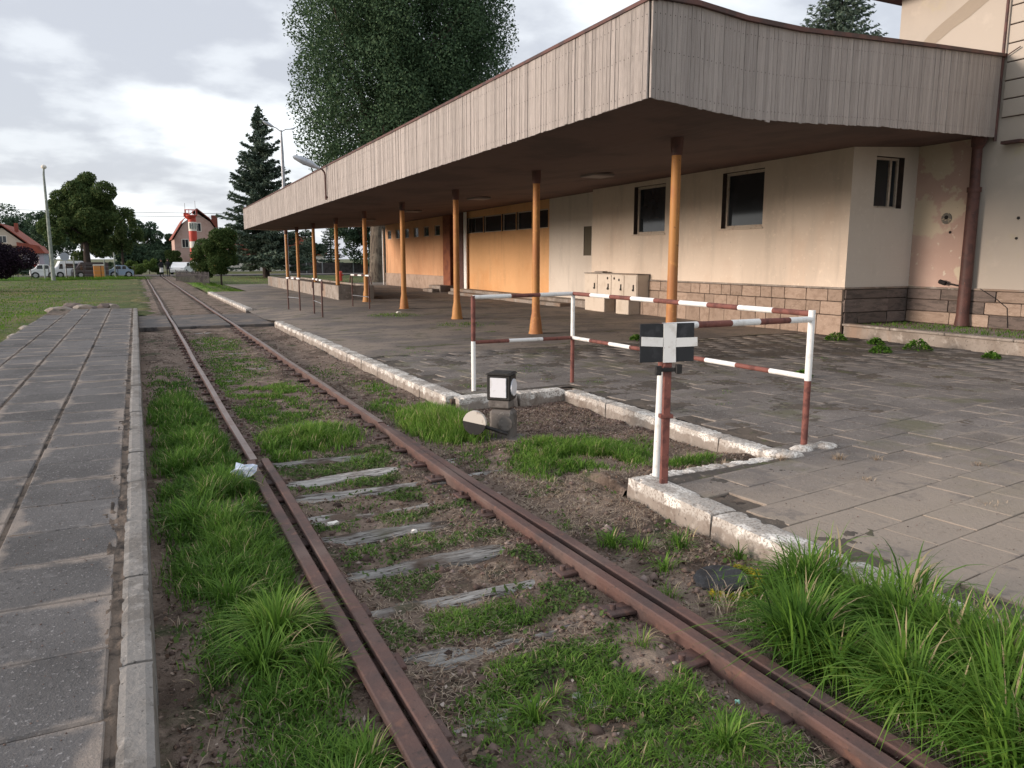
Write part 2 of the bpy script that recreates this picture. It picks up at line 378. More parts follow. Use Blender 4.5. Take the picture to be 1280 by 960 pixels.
M['litter'] = leafmat('litter', [(0, (0.045, 0.028, 0.02)), (.45, (0.15, 0.10, 0.075)), (.8, (0.27, 0.2, 0.155)), (1, (0.42, 0.36, 0.32))], .05, .9)
M['stones'] = leafmat('ballast_stones', [(0, (0.05, 0.035, 0.03)), (.5, (0.15, 0.105, 0.09)), (1, (0.3, 0.24, 0.22))], .0, .9)
M['grass'] = leafmat('grass_blades', [(0, (0.018, 0.052, 0.010)), (.4, (0.075, 0.165, 0.025)), (.75, (0.155, 0.285, 0.045)), (.93, (0.24, 0.34, 0.08)), (1, (0.45, 0.37, 0.22))], .32, .55)
M['dry'] = leafmat('dry_grass', [(0, (0.17, 0.115, 0.08)), (.5, (0.34, 0.265, 0.195)), (1, (0.52, 0.44, 0.345))], .15, .8)
M['clover'] = leafmat('clover', [(0, (0.03, 0.055, 0.018)), (.5, (0.07, 0.12, 0.03)), (1, (0.13, 0.19, 0.06))], .25, .7)
M['needles'] = leafmat('spruce_needles', [(0, (0.045, 0.07, 0.055)), (.5, (0.10, 0.14, 0.105)), (1, (0.17, 0.21, 0.16))], .1, .8)
M['leaf_big'] = leafmat('poplar_leaves', [(0, (0.03, 0.06, 0.034)), (.5, (0.07, 0.12, 0.06)), (.85, (0.105, 0.16, 0.085)), (1, (0.13, 0.185, 0.10))], .2, .6)
M['leaf_lime'] = leafmat('lime_leaves', [(0, (0.03, 0.06, 0.02)), (.5, (0.075, 0.115, 0.04)), (1, (0.145, 0.165, 0.055))], .2, .7)
M['leaf_far'] = leafmat('far_leaves', [(0, (0.03, 0.055, 0.035)), (.5, (0.06, 0.10, 0.06)), (1, (0.10, 0.15, 0.085))], .2, .7)
M['leaf_bush'] = leafmat('bush_leaves', [(0, (0.03, 0.055, 0.015)), (.6, (0.06, 0.10, 0.03)), (.85, (0.11, 0.14, 0.05)), (1, (0.3, 0.17, 0.06))], .25, .7)
M['leaf_purple'] = leafmat('purple_leaves', [(0, (0.008, 0.006, 0.012)), (1, (0.04, 0.022, 0.036))], .1, .7)
M['leaf_bright'] = leafmat('bright_leaves', [(0, (0.05, 0.09, 0.02)), (1, (0.15, 0.22, 0.06))], .3, .7)

# whitewashed kerb
def make_kerb(name, wash):
    m = mat(name, (0.27, 0.235, 0.205), [(2.5, 6, (0.19, 0.155, 0.13), .45, .62), (14, 5, (0.36, 0.325, 0.29), .52, .7), (40, 4, (0.10, 0.085, 0.075), .62, .72)],
            0.93, [(22, 6, .45, .012), (80, 4, .4, .004)], coord='pos')
    if wash:
        def mk(t):
            z = posxyz(t)[2]
            f = mth(t, 'MULTIPLY_ADD', posn(t, 9, 6), 0.16, z)
            edge = smooth(t, f, .105, .13)
            spots = smooth(t, posn(t, 55, 3, off=7), .60, .50)
            worn = smooth(t, posn(t, 3.4, 6, off=19), .56, .44)
            k = mth(t, 'MULTIPLY', spots, worn)
            k2 = mth(t, 'MULTIPLY_ADD', worn, .15, mth(t, 'MULTIPLY', mth(t, 'MAXIMUM', k, mth(t, 'MULTIPLY', spots, .45)), .85))
            return mth(t, 'MULTIPLY', edge, mth(t, 'MULTIPLY', k2, .92))
        add_mask_layer(m, mk, (0.74, 0.72, 0.68))
    return m
M['kerb_white'] = make_kerb('whitewashed_kerb', True)
M['kerb_grey'] = mat('grey_kerb', (0.235, 0.22, 0.205), [(2.5, 6, (0.17, 0.155, 0.14), .45, .62), (14, 5, (0.30, 0.28, 0.26), .52, .7), (55, 4, (0.42, 0.40, 0.38), .64, .74), (40, 4, (0.08, 0.075, 0.07), .6, .72)],
      0.93, [(22, 6, .7, .012), (90, 4, .5, .004)], coord='pos')

# slabs: dark middle, sandy rim driven by the slab's own UV
def make_slab(name, base, sand, lo, hi, tan=None):
    m = mat(name, base, [(1.0, 5, tuple(c*.72 for c in base), .45, .62), (8, 5, tuple(c*1.35 for c in base), .54, .72), (60, 3, tuple(min(.4, c*2.6) for c in base), .60, .70), (26, 4, tuple(c*.5 for c in base), .60, .70)],
            0.9, [(30, 6, .7, .012), (120, 4, .7, .005)], coord='pos', rand=.13)
    def rim(t):
        uv = t.nodes.new('ShaderNodeUVMap'); s = t.nodes.new('ShaderNodeSeparateXYZ'); t.links.new(uv.outputs[0], s.inputs[0])
        a = mth(t, 'ABSOLUTE', mth(t, 'SUBTRACT', s.outputs[0], .5)); b = mth(t, 'ABSOLUTE', mth(t, 'SUBTRACT', s.outputs[1], .5))
        r = mth(t, 'MULTIPLY', mth(t, 'MAXIMUM', a, b), 2.0)
        n1 = mth(t, 'MULTIPLY_ADD', mth(t, 'SUBTRACT', posn(t, 1.7, 5, off=3), .5), 1.3, r)
        n2 = mth(t, 'MULTIPLY_ADD', mth(t, 'SUBTRACT', posn(t, 14, 4, off=9), .5), .30, n1)
        return n2
    add_mask_layer(m, lambda t: mth(t, 'MULTIPLY', smooth(t, rim(t), lo, hi), .85), sand)
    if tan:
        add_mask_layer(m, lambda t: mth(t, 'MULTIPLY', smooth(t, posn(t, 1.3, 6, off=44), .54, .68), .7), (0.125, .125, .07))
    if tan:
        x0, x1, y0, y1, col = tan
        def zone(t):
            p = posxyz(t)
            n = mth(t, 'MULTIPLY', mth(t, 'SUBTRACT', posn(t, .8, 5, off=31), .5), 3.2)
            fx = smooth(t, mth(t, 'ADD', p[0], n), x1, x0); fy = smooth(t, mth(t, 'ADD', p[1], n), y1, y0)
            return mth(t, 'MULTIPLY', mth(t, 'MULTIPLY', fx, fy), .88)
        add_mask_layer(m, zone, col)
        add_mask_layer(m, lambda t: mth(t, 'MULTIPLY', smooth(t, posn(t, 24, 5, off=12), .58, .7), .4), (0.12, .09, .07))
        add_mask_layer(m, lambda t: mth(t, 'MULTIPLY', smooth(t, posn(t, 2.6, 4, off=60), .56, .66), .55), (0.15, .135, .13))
    return m
M['slab_left'] = make_slab('left_slab', (0.118, 0.113, 0.113), (0.30, 0.255, 0.22), .80, 1.10)
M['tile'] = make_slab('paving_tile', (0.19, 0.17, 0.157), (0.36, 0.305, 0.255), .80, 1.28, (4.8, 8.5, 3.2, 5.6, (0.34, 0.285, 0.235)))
M['joint'] = mat('joint_sand', (0.15, 0.115, 0.09), [(5, 5, (0.045, .036, .03), .45, .6), (2, 4, (0.19, .15, .12), .52, .7)], .95, [(60, 5, 1, .01)], coord='pos')
M['dust'] = mat('platform_dust', (0.115, 0.094, 0.077), [(1.2, 5, (0.09, 0.078, 0.068), .42, .6), (3.3, 5, (0.09, 0.095, 0.045), .56, .68), (9, 5, (0.24, 0.2, 0.165), .58, .72), (40, 3, (0.09, .075, .062), .6, .72)], .95, [(50, 5, .8, .01)], coord='pos')
M['platform_far'] = mat('platform_far', (0.25, 0.208, 0.175), [(0.5, 5, (0.16, 0.14, 0.128), .42, .58), (1.2, 6, (0.27, 0.225, 0.185), .54, .66, (.5, 1.5, 1)), (2.2, 6, (0.10, 0.10, 0.055), .56, .68, (.6, 1, 1)),
      (9, 5, (0.06, .052, .05), .58, .7), (45, 3, (0.27, .24, .21), .64, .74)], .93, [(30, 6, .7, .015)], coord='pos')

# ------------------------------------------------------------------ the ground
def grid(name, x0, x1, y0, y1, nx, ny, hf, m, kind='structure', parent=None, keep=None):
    xs = np.linspace(x0, x1, nx); ys = np.linspace(y0, y1, ny)
    X, Y = np.meshgrid(xs, ys); Z = hf(X, Y)
    V = np.stack([X.ravel(), Y.ravel(), Z.ravel()], 1)
    i = np.arange(ny-1)[:, None]*nx+np.arange(nx-1)[None]; i = i.ravel()
    F = np.stack([i, i+1, i+nx+1, i+nx], 1)
    if keep is not None:
        cx = (X[:-1, :-1]+X[1:, 1:]).ravel()/2; cy = (Y[:-1, :-1]+Y[1:, 1:]).ravel()/2
        F = F[keep(cx, cy)]
    o = link(name, npmesh(name, V, F, m, smooth=True), parent)
    if kind: o['kind'] = kind
    return o
g = MB(); g.quad([(-1500, -300, -.5), (1500, -300, -.5), (1500, 2500, -.5), (-1500, 2500, -.5)])
tag(g.build('ground', M['far_ground']), kind='structure')

def notch(x, y): return (x > 3.2) & (x < 4.92) & (y > 5.02) & (y < 8.62)
sy = [.6, 1.15, 1.7, 2.18, 2.70, 3.28, 3.88, 4.42, 5.05, 5.54, 6.11, 6.60, 7.2]
for k in range(24): sy.append(7.85+k*.62)
def bed_h(x, y):
    h = -.115 + (fbm(x*2.1, y*2.1)-.5)*.07 + (fbm(x*9, y*9, 3)-.5)*.035
    f = np.clip((y-21)/5, 0, 1); h = h*(1-f) + f*(-.03+(fbm(x*2, y*2)-.5)*.03)
    # soil heaped up towards the kerb and into the notch
    k = np.clip((x-2.6)/.7, 0, 1); h = h + .035*k*(y < 22)
    h = h + .075*np.exp(-((y-5.15)/.35)**2)*(x > 3.35)
    h = h - .02*np.exp(-((x-.35)/.4)**2)
    h = h + .045*np.exp(-((x-.25)/.45)**2)*(y < 22) + .022*(np.clip((x-2.42)/.15, 0, 1))*(y < 22)
    h = h + .02*np.exp(-((x-1.0)/.10)**2)*(y < 22)+.028*np.exp(-((x-2.08)/.17)**2)*(y < 22)
    for q in sy[4:13]: h = h - (.022 if q > 3.5 else .012)*np.exp(-(np.abs(y-q)/.125)**4)*(x > 1.0)*(x < 2.02)
    # depression hard against rails' running edge
    h = np.minimum(h, np.where((np.abs(x-.84) < .13) | (np.abs(x-2.36) < .16), -.09, 9))
    return h
grid('trackbed', -.06, 3.34, -1.5, 14, 137, 500, bed_h, M['soil'])
grid('trackbed_far', -.06, 3.28, 14, 100, 70, 500, bed_h, M['soil'])
grid('notch_soil', 3.34, 5.0, 4.9, 8.75, 67, 120, bed_h, M['soil'])
def lawn_h(x, y): return -.05 + (fbm(x*.5, y*.5)-.5)*.14 + (fbm(x*3, y*3, 2)-.5)*.03
grid('lawn_left', -60, -.06, 29.6, 110, 240, 260, lawn_h, M['lawn'])
grid('lawn_edge', -.3, .7, 27.4, 87, 12, 300, lambda x, y: -.005-.09*np.clip((x-.1)/.5, 0, 1)+(fbm(x*3, y*1.3)-.5)*.14, M['lawn'])
grid('lawn_left_near', -60, -2.62, -6, 29.6, 120, 110, lambda x, y: lawn_h(x, y)+.03, M['lawn'])
grid('lawn_right', 3.28, 70, 54.2, 125, 220, 200, lambda x, y: lawn_h(x, y)-.02, M['lawn'])
grid('lawn_verge', 3.28, 5.2, 42.6, 54.2, 20, 60, lambda x, y: lawn_h(x, y)+.08, M['lawn'])
# road that crosses the track in the distance
rd = MB(); rd.bbox(-60, 60, 88, 94, -.45, .04, .02); tag(rd.build('road', M['asphalt']), kind='structure')
# asphalt crossing between the platforms
cr = tag(link('track_crossing', None), kind='structure')
for a, b in ((-.05, .76), (.9, 2.26), (2.42, 3.52)):
    m_ = MB(); m_.bbox(a, b, 22.5, 27.1, -.12, -.012 if a > 0 else -.006, .012); m_.build('asphalt_panel', M['asphalt'], cr)

# ------------------------------------------------------------------ left platform
lp = tag(link('left_platform', None), kind='structure')
b = MB(); b.box(-2.62, -.19, -2, 29.38, -.4, .072); b.build('platform_bed', M['joint'], lp)
grid('column_joint_dirt', -2.6, -.2, -1.5, 29.3, 110, 1300, lambda x, y: .104+(fbm(x*14, y*7, 4)-.5)*.034, M['joint'], None, lp)
grid('joint_dirt', -.27, -.17, -1.5, 29.3, 9, 1500, lambda x, y: .112+(fbm(x*30, y*9, 4)-.5)*.030-.012*np.cos((x+.22)*60)*0, M['joint'], None, lp)
def slab_mesh(name, w, l, h, m, bev=.008):
    bm = bmesh.new(); bmesh.ops.create_cube(bm, size=1)
    for v in bm.verts: v.co = Vector((v.co.x*w, v.co.y*l, (v.co.z-.5)*h))
    bmesh.ops.bevel(bm, geom=[e for e in bm.edges if max(v.co.z for v in e.verts) > -h*.5], offset=bev, segments=1, affect='EDGES')
    bmesh.ops.delete(bm, geom=[f for f in bm.faces if f.normal.z < -.9], context='FACES')
    uvl = bm.loops.layers.uv.new('UVMap')
    for f in bm.faces:
        for lo in f.loops: lo[uvl].uv = (lo.vert.co.x/w+.5, lo.vert.co.y/l+.5)
    me = bpy.data.meshes.new(name); bm.to_mesh(me); bm.free(); me.materials.append(m); return me
cols = [(-.845, -.215), (-1.49, -.865), (-2.03, -1.51), (-2.59, -2.05)]
for ci, (xa, xb) in enumerate(cols):
    sm = [slab_mesh('slab', xb-xa-.012, .588, .06, M['slab_left'], .006+.004*k) for k in range(2)]
    y = -1.2 + [0, .27, .1, .4][ci]; k = 0
    while y < 29.3:
        if not (ci == 3 and y > 26.5):
            link('slab', sm[k % 2], lp, ((xa+xb)/2+random.uniform(-.004, .004), y+.3, .12+random.uniform(-.005, .005)),
                 (random.uniform(-.008, .008), random.uniform(-.008, .008), random.uniform(-.006, .006)))
        y += .6; k += 1
def kerb_mesh(name, L, W, H, m, amp=.006, chip=.02, seed=0):
    """rough kerb stone along +Y, top at z=0"""
    bm = bmesh.new(); bmesh.ops.create_cube(bm, size=1)
    for v in bm.verts: v.co = Vector((v.co.x*W, v.co.y*L, (v.co.z-.5)*H))
    bmesh.ops.subdivide_edges(bm, edges=[e for e in bm.edges if abs(e.verts[0].co.y-e.verts[1].co.y) > .1], cuts=22, use_grid_fill=True)
    bmesh.ops.subdivide_edges(bm, edges=[e for e in bm.edges if abs(e.verts[0].co.x-e.verts[1].co.x) > .05], cuts=3, use_grid_fill=True)
    bmesh.ops.subdivide_edges(bm, edges=[e for e in bm.edges if abs(e.verts[0].co.z-e.verts[1].co.z) > .05], cuts=2, use_grid_fill=True)
    r = random.Random(seed)
    for v in bm.verts:
        ex = abs(abs(v.co.x)-W/2) < 1e-4; ez = abs(v.co.z) < 1e-4; ey = abs(abs(v.co.y)-L/2) < 1e-4
        n = r.uniform(-1, 1)
        if ex and ez:
            c = (r.random()*chip if r.random() < .16 else .004)+.005; v.co.x -= math.copysign(c, v.co.x); v.co.z -= c*.7
        if ey and ez: v.co.z -= .008; v.co.y *= .996
        if ey: v.co.y *= .997
        v.co.x += n*amp*.5; v.co.z += r.uniform(-1, 1)*amp*.5
    for f in bm.faces: f.smooth = False
    me = bpy.data.meshes.new(name); bm.to_mesh(me); bm.free(); me.materials.append(m); return me
km = [kerb_mesh('kerb_stone', .985, .140, .5, M['kerb_grey'], .0015, .012, s) for s in range(3)]
for i in range(31):
    link('kerb_stone', km[i % 3], lp, (-.115+random.uniform(-.004, .004), -1.1+i, .124+random.uniform(-.006, .004)), (0, random.uniform(-.01, .01), random.uniform(-.004, .004)))

# ------------------------------------------------------------------ right platform
rp = tag(link('right_platform', None), kind='structure')
def in_plat(x, y, pad=0.0):
    a = (x > 3.50+pad) & (x < 13.9) & (y > -2.5) & (y < 13.2)
    return a & ~((x > 3.3) & (x < 5.14+pad*.6) & (y > 4.78-pad*.75) & (y < 8.86+pad*.6))
# bed with the notch cut out
b = MB()
for x0, x1, y0, y1 in ((3.4, 5.05, -2.5, 4.78), (3.4, 5.05, 8.75, 13.2), (5.05, 13.96, -2.5, 13.2)):
    b.box(x0, x1, y0, y1, -.35, .078)
b.build('platform_bed', M['joint'], rp)
tw, tl, tr = .46, .355, R(7.5)
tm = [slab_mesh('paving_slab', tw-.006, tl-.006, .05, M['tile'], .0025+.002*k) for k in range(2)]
ct, st_ = math.cos(tr), math.sin(tr)
cand = []
for j in range(-20, 60):
    for i in range(-12, 40):
        u = (i + (.5 if j % 2 else 0))*tw; v = j*tl
        x = 4.34+u*ct-v*st_; y = 3.76+u*st_+v*ct
        if in_plat(np.float64(x), np.float64(y), .2): cand.append((x, y))
F2 = (math.sin(R(25.8)), math.cos(R(25.8)))
def vis(p):
    d = p[0]*F2[0]+p[1]*F2[1]; s = p[0]*F2[1]-p[1]*F2[0]
    return d > .5 and abs(s) < d*.72+.3 and d > 1.9
cand.sort(key=lambda p: (not vis(p), p[0]**2+p[1]**2))
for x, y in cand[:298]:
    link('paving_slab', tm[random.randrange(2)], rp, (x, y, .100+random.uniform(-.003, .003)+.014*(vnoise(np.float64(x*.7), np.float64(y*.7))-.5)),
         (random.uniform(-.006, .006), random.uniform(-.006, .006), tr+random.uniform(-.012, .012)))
rest = cand[298:]
me0 = tm[0]; v0 = np.array([v.co[:] for v in me0.vertices])
tri = []; uvs = []
for p in me0.polygons:
    li = list(p.loop_indices); vi = list(p.vertices)
    for k in range(1, len(vi)-1):
        tri.append((vi[0], vi[k], vi[k+1])); uvs.append([me0.uv_layers[0].data[li[a]].uv[:] for a in (0, k, k+1)])
tri = np.array(tri); uvs = np.array(uvs).reshape(-1, 2)
Vs, Fs, Us = [], [], []
for n_, (x, y) in enumerate(rest):
    a = tr+random.uniform(-.012, .012); c, s = math.cos(a), math.sin(a)
    v = v0.copy(); xx = v[:, 0]*c-v[:, 1]*s+x; yy = v[:, 0]*s+v[:, 1]*c+y
    zz = v[:, 2]+.100+random.uniform(-.003, .003)+v[:, 0]*random.uniform(-.006, .006)+v[:, 1]*random.uniform(-.006, .006)
    Vs.append(np.stack([xx, yy, zz], 1)); Fs.append(tri+n_*len(v0)); Us.append(uvs)
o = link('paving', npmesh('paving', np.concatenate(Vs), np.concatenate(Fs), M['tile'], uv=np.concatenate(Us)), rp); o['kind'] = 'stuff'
# dirt that rises between and over the slabs
grid('joint_dirt', 3.52, 13.9, -2, 13.1, 420, 560, lambda x, y: .086+.014*(vnoise(x*.7, y*.7)-.5)+(fbm(x*2.2, y*2.2, 3)-.5)*.034+(fbm(x*22, y*22, 3)-.5)*.018+.009*np.clip((y-4)/3, 0, 1), M['dust'], None, rp,
     keep=lambda x, y: in_plat(x, y))
# far part of the platform surface (joints no longer readable)
o = grid('platform_surface', 3.36, 20, 13.05, 54.3, 130, 330, lambda x, y: .100+(fbm(x*.8, y*.8)-.5)*.035+(fbm(x*5, y*5, 2)-.5)*.008 - .10*np.clip((y-22)/2, 0, 1)*np.clip(1-(y-27)/3, 0, 1)*np.clip(1-(x-3.3)/1.6, 0, 1), M['platform_far'], None, rp,
         keep=lambda x, y: ~((x < 5.2) & (y > 42.6)))
# kerb stones
kw = [kerb_mesh('kerb_stone', .985, .235, .42, M['kerb_white'], .003, .030, 10+s) for s in range(4)]
kx = lambda y: 3.475-.0035*max(0, y-5)
y = -1.6; i = 0
while y < 4.8:
    link('kerb_stone', kw[i % 4], rp, (kx(y)-.0, y, .112+random.uniform(-.006, .006)), (0, 0, random.uniform(-.006, .006))); y += .995; i += 1
y = 9.3; 
while y < 42.5:
    if not (22.0 < y < 27.6):
        link('kerb_stone', kw[i % 4], rp, (kx(y), y, .110+random.uniform(-.008, .006)), (0, 0, R(90)*0+random.uniform(-.008, .008)))
    y += .995; i += 1
# kerbs round the notch
for x in (3.85, 4.62):
    link('kerb_stone', kerb_mesh('kerb_stone', .80 if x < 4 else .66, .235, .42, M['kerb_white'], .008, .03, int(x*10)), rp, (x+.0, 8.735, .108), (0, 0, R(90)))
for k, y in enumerate((8.12, 7.12, 6.12, 5.3)):
    link('kerb_stone', kerb_mesh('kerb_stone', .985 if k < 3 else .65, .2, .42, M['kerb_white'], .008, .03, 40+k), rp, (5.02, y if k < 3 else 5.30, .104), (0, 0, random.uniform(-.006, .006)))
for x in (3.98, 4.74):
    link('kerb_stone', kerb_mesh('kerb_stone', .74, .16, .3, M['kerb_white'], .012, .05, int(x*13)), rp, (x, 4.885, .080), (0, 0, R(92)))
# broken lump of concrete round the front post
lump = MB()
for k in range(7):
    bm = bmesh.new(); bmesh.ops.create_icosphere(bm, subdivisions=2, radius=1)
    rr = random.Random(k)
    sx, sy, sz = rr.uniform(.07, .14), rr.uniform(.06, .11), .04
    for v in bm.verts: v.co = Vector((v.co.x*sx*rr.uniform(.85, 1.1), v.co.y*sy*rr.uniform(.85, 1.1), v.co.z*sz*rr.uniform(.7, 1.1)))
    off = Vector((5.02+rr.uniform(-.06, .62), 4.87+rr.uniform(-.08, .12), .10))
    lump.add([v.co+off for v in bm.verts], [[v.index for v in f.verts] for f in bm.faces], 0, True); bm.free()
lump.build('concrete_rubble', M['kerb_white'], rp)

# ------------------------------------------------------------------ railway track
track = thing('railway_track', 'rusty single railway track with double rails in the foreground running away to the left', 'railway track', (0, 0, 0))
prof = [(-.036, 0-.006), (-.030, 0), (.030, 0), (.036, -.006), (.036, -.034), (.009, -.045), (.008, -.13), (.062, -.142), (.062, -.152), (-.062, -.152), (-.062, -.142), (-.008, -.13), (-.009, -.045), (-.036, -.034)]
def rail(pts, topmat, sc_=1.0):
    mb = MB(); n = len(prof); vs = []
    for (x, y, z) in pts:
        for (a, b2) in prof: vs.append((x+a*sc_, y, z+b2))
    fs = []; ms = []
    for i in range(len(pts)-1):
        for k in range(n):
            k2 = (k+1) % n; fs.append((i*n+k, i*n+k2, (i+1)*n+k2, (i+1)*n+k)); ms.append(1 if k == 1 else 0)
    b0 = len(mb.v); mb.add(vs, fs, 0); mb.m = ms
    mb.add(vs[:n], [tuple(range(n))], 0); mb.add(vs[-n:], [tuple(reversed(range(n)))], 0)
    return mb.build('rail', [M['rust'], topmat], track)
def wob(y, a=.008): return a*math.sin(y*.37)+a*.6*math.sin(y*1.1+1)
rail([(.835+wob(y), y, 0) for y in np.arange(7.12, 88.2, 1.0)], M['rail_top'])
rail([(2.345+wob(y+.4), y, 0) for y in np.arange(8.2, 88.2, 1.0)], M['rail_top'])
rail([(.807, y, -.004) for y in np.arange(-2, 7.2, 1.0)]+[(.815, 7.11, -.004)], M['rust'], 1.05)
rail([(.905, -2, 0), (.905, 2, 0), (.91, 3.5, 0), (.925, 5, -.002), (.94, 6.3, -.006), (.945, 7.2, -.02)], M['rust'], .95)
rail([(2.345, -2, 0), (2.33, 1.5, 0), (2.315, 3, 0), (2.29, 4.3, 0), (2.285, 5.5, 0), (2.30, 7, 0), (2.325, 8.15, -.002)], M['rust'], 1.02)
rail([(2.475, -2, -.006), (2.47, 1.5, -.006), (2.445, 2.6, -.006), (2.425, 4, -.006), (2.38, 5.5, -.006), (2.372, 7.2, -.008), (2.38, 8.1, -.03)], M['rust'], 1.02)
# sleepers and tie plates
slm = []
for s_ in range(4):
    bm = bmesh.new(); bmesh.ops.create_cube(bm, size=1)
    for v in bm.verts: v.co = Vector((v.co.x*1.0, v.co.y*1, (v.co.z-.5)))
    bmesh.ops.subdivide_edges(bm, edges=[e for e in bm.edges if abs(e.verts[0].co.x-e.verts[1].co.x) > .5], cuts=18, use_grid_fill=True)
    bmesh.ops.subdivide_edges(bm, edges=[e for e in bm.edges if abs(e.verts[0].co.y-e.verts[1].co.y) > .5], cuts=5, use_grid_fill=True)
    rr = random.Random(s_*7)
    cut = [rr.uniform(-.012, .012) for _ in range(8)]
    for v in bm.verts:
        iy = int(round((v.co.y+.5)*6))
        x = v.co.x*2.5; yy = v.co.y*.19; zz = v.co.z*.16
        if zz > -.01:
            zz += cut[iy]*(1 if iy not in (0, 6) else 0)*.6 - .020*(abs(iy-3)/3)**1.6 -.014*(fbm(np.float64(x*2.2+s_*5), np.float64(iy*.6))>.5) + rr.uniform(-.004, .004) - .018*max(0, math.sin(x*2.1+s_))
        yy += (fbm(np.float64(x*1.5+s_*9), np.float64(iy*.1))-.5)*.05
        v.co = Vector((x, yy, zz))
    for f in bm.faces: f.smooth = False
    me = bpy.data.meshes.new('sleeper'); bm.to_mesh(me); bm.free(); me.materials.append(M['sleeper']); slm.append(me)
sy = [.6, 1.15, 1.7, 2.18, 2.70, 3.28, 3.88, 4.42, 5.05, 5.54, 6.11, 6.60, 7.2]
for k in range(24): sy.append(7.85+k*.62)
plate = MB(); plate.bbox(-.15, .15, -.07, .07, -.012, .008, .004)
plate.tube([(-.10, .0, 0), (-.10, 0, .035)], .017, 6); plate.tube([(.10, 0, 0), (.10, 0, .035)], .017, 6)
plate_me = plate.mesh('tie_plate', M['rust'])
for i, y in enumerate(sy):
    z = -.086 if y < 7.4 else -.112
    if y in (.6, 1.15, 1.7, 2.18): z = -.115
    if y in (2.70, 3.28): z = -.104
    if y in (5.54, 3.88): z -= .008
    o = link('sleeper', slm[i % 4], track, (1.59+random.uniform(-.03, .03), y, z+random.uniform(-.006, .004)), (random.uniform(-.03, .03), random.uniform(-.006, .006), random.uniform(-.012, .012)))
    link('tie_plate', plate_me, track, (.86, y, -.088), (random.uniform(-.05, .05), random.uniform(-.05, .05), random.uniform(-.05, .05)))
    link('tie_plate', plate_me, track, (2.31+random.uniform(-.02, .02), y, -.084), (random.uniform(-.05, .05), random.uniform(-.05, .05), random.uniform(-.08, .08)))

# ------------------------------------------------------------------ switch stand in the notch
ss = thing('switch_stand', 'low black railway switch stand with white lantern and half white weight in the kerb notch', 'switch stand', (3.36, 7.2, -.1), R(-44))
# local: -y faces towards azimuth, box centred on origin
lt = MB(); lt.bbox(-.13, .13, -.10, .10, .44, .71, .012)
lt.extr([(-.14, .712), (.14, .712), (.11, .73), (-.11, .73)], 'y', -.12, .12)
lan = lt.build('lantern', M['lantern_black'], ss)
w_ = MB(); w_.bbox(-.088, .088, -.112, -.098, .475, .68, .003); w_.build('square_lens', M['lantern_white'], lan)
w_ = MB(); w_.tube([(.125, .0, .575), (.142, 0, .575)], .09, 20, smooth=False); w_.build('round_lens', M['lantern_white'], lan)
st = MB(); st.bbox(-.11, .15, -.09, .09, 0.02, .34, .03); st.bbox(-.115, .115, -.09, .09, .36, .44, .01); st.tube([(0, 0, .40), (0, 0, .45)], .035, 10)
st.bbox(-.25, .22, -.16, .16, -.02, .05, .01); st.tube([(.09, -.12, .21), (.09, -.145, .21)], .075, 14)
st.build('housing', mat('housing_grey', (0.15, 0.135, 0.125), [(6, 5, (0.08, .07, .065), .45, .62), (20, 4, (.25, .23, .21), .6, .7)], .85, [(20, 5, .5, .008)], coord='obj'), ss)
lv = MB(); lv.tube([(.12, -.16, .11), (-.05, -.22, .17), (-.22, -.26, .22)], .02, 8); lv.build('lever', M['lantern_black'], ss)
wt = MB()
for half, mi in ((0, 0), (1, 1)):
    n = 14; a0 = R(-8) + math.pi*half
    pts = [(-.19+.125*math.cos(a0+math.pi*k/n), .235+.125*math.sin(a0+math.pi*k/n)) for k in range(n+1)]
    wt.extr(pts, 'y', -.31, -.27, mi)
wt.build('counterweight', [mat('worn_white', (0.6, .56, .5), [(14, 5, (.35, .3, .26), .5, .65)], .85, coord='obj'), M['lantern_black']], ss)

# ------------------------------------------------------------------ barrier fence round the notch
bf = thing('barrier_fence', 'red-brown and white banded tubular barrier around the kerb notch', 'barrier fence', (0, 0, 0))
W_, B_ = 1, 0
def banded(name, p0, p1, r, segs, parent=bf):
    mb = MB(); p0 = Vector(p0); p1 = Vector(p1); tot = sum(s[0] for s in segs); t = 0
    for ln, c in segs:
        a = p0.lerp(p1, t/tot); t += ln; b2 = p0.lerp(p1, t/tot)
        mb.tube([a, b2], r*(1.0 if c else .97), 12, c)
    return mb.build(name, [M['brown_paint'], M['white_paint']], parent)
P1, P2, P3, P4 = (3.84, 9.08), (5.36, 9.16), (5.38, 5.0), (3.585, 4.80)
banded('post', (*P1, .05), (*P1, 1.33), .030, [(.72, 1), (.60, 0)])
banded('post', (*P2, .05), (*P2, 1.34), .028, [(.70, 0), (.62, 1)])
banded('post', (*P3, .05), (*P3, 1.345), .031, [(.66, 0), (.63, 1)])
banded('post', (*P4, .0), (3.60, 4.78, 1.31), .030, [(.12, 1), (.85, 1), (.34, 0)])
e9 = lambda s: [(1, (s+i) % 2) for i in range(9)]
banded('rail', (*P1, 1.31), (*P2, 1.325), .027, [(.36, 1), (.29, 0), (.35, 1)])
banded('rail', (*P1, .735), (*P2, .72), .025, [(.34, 0), (.34, 1), (.32, 0)])
banded('rail', (*P2, 1.325), (*P3, 1.315), .027, e9(0))
banded('rail', (*P2, .72), (*P3, .745), .025, e9(1))
banded('rail', (*P3, 1.265), (3.60, 4.80, 1.285), .027, [(.3, 1), (.38, 0), (.33, 1), (.38, 0), (.36, 1)])

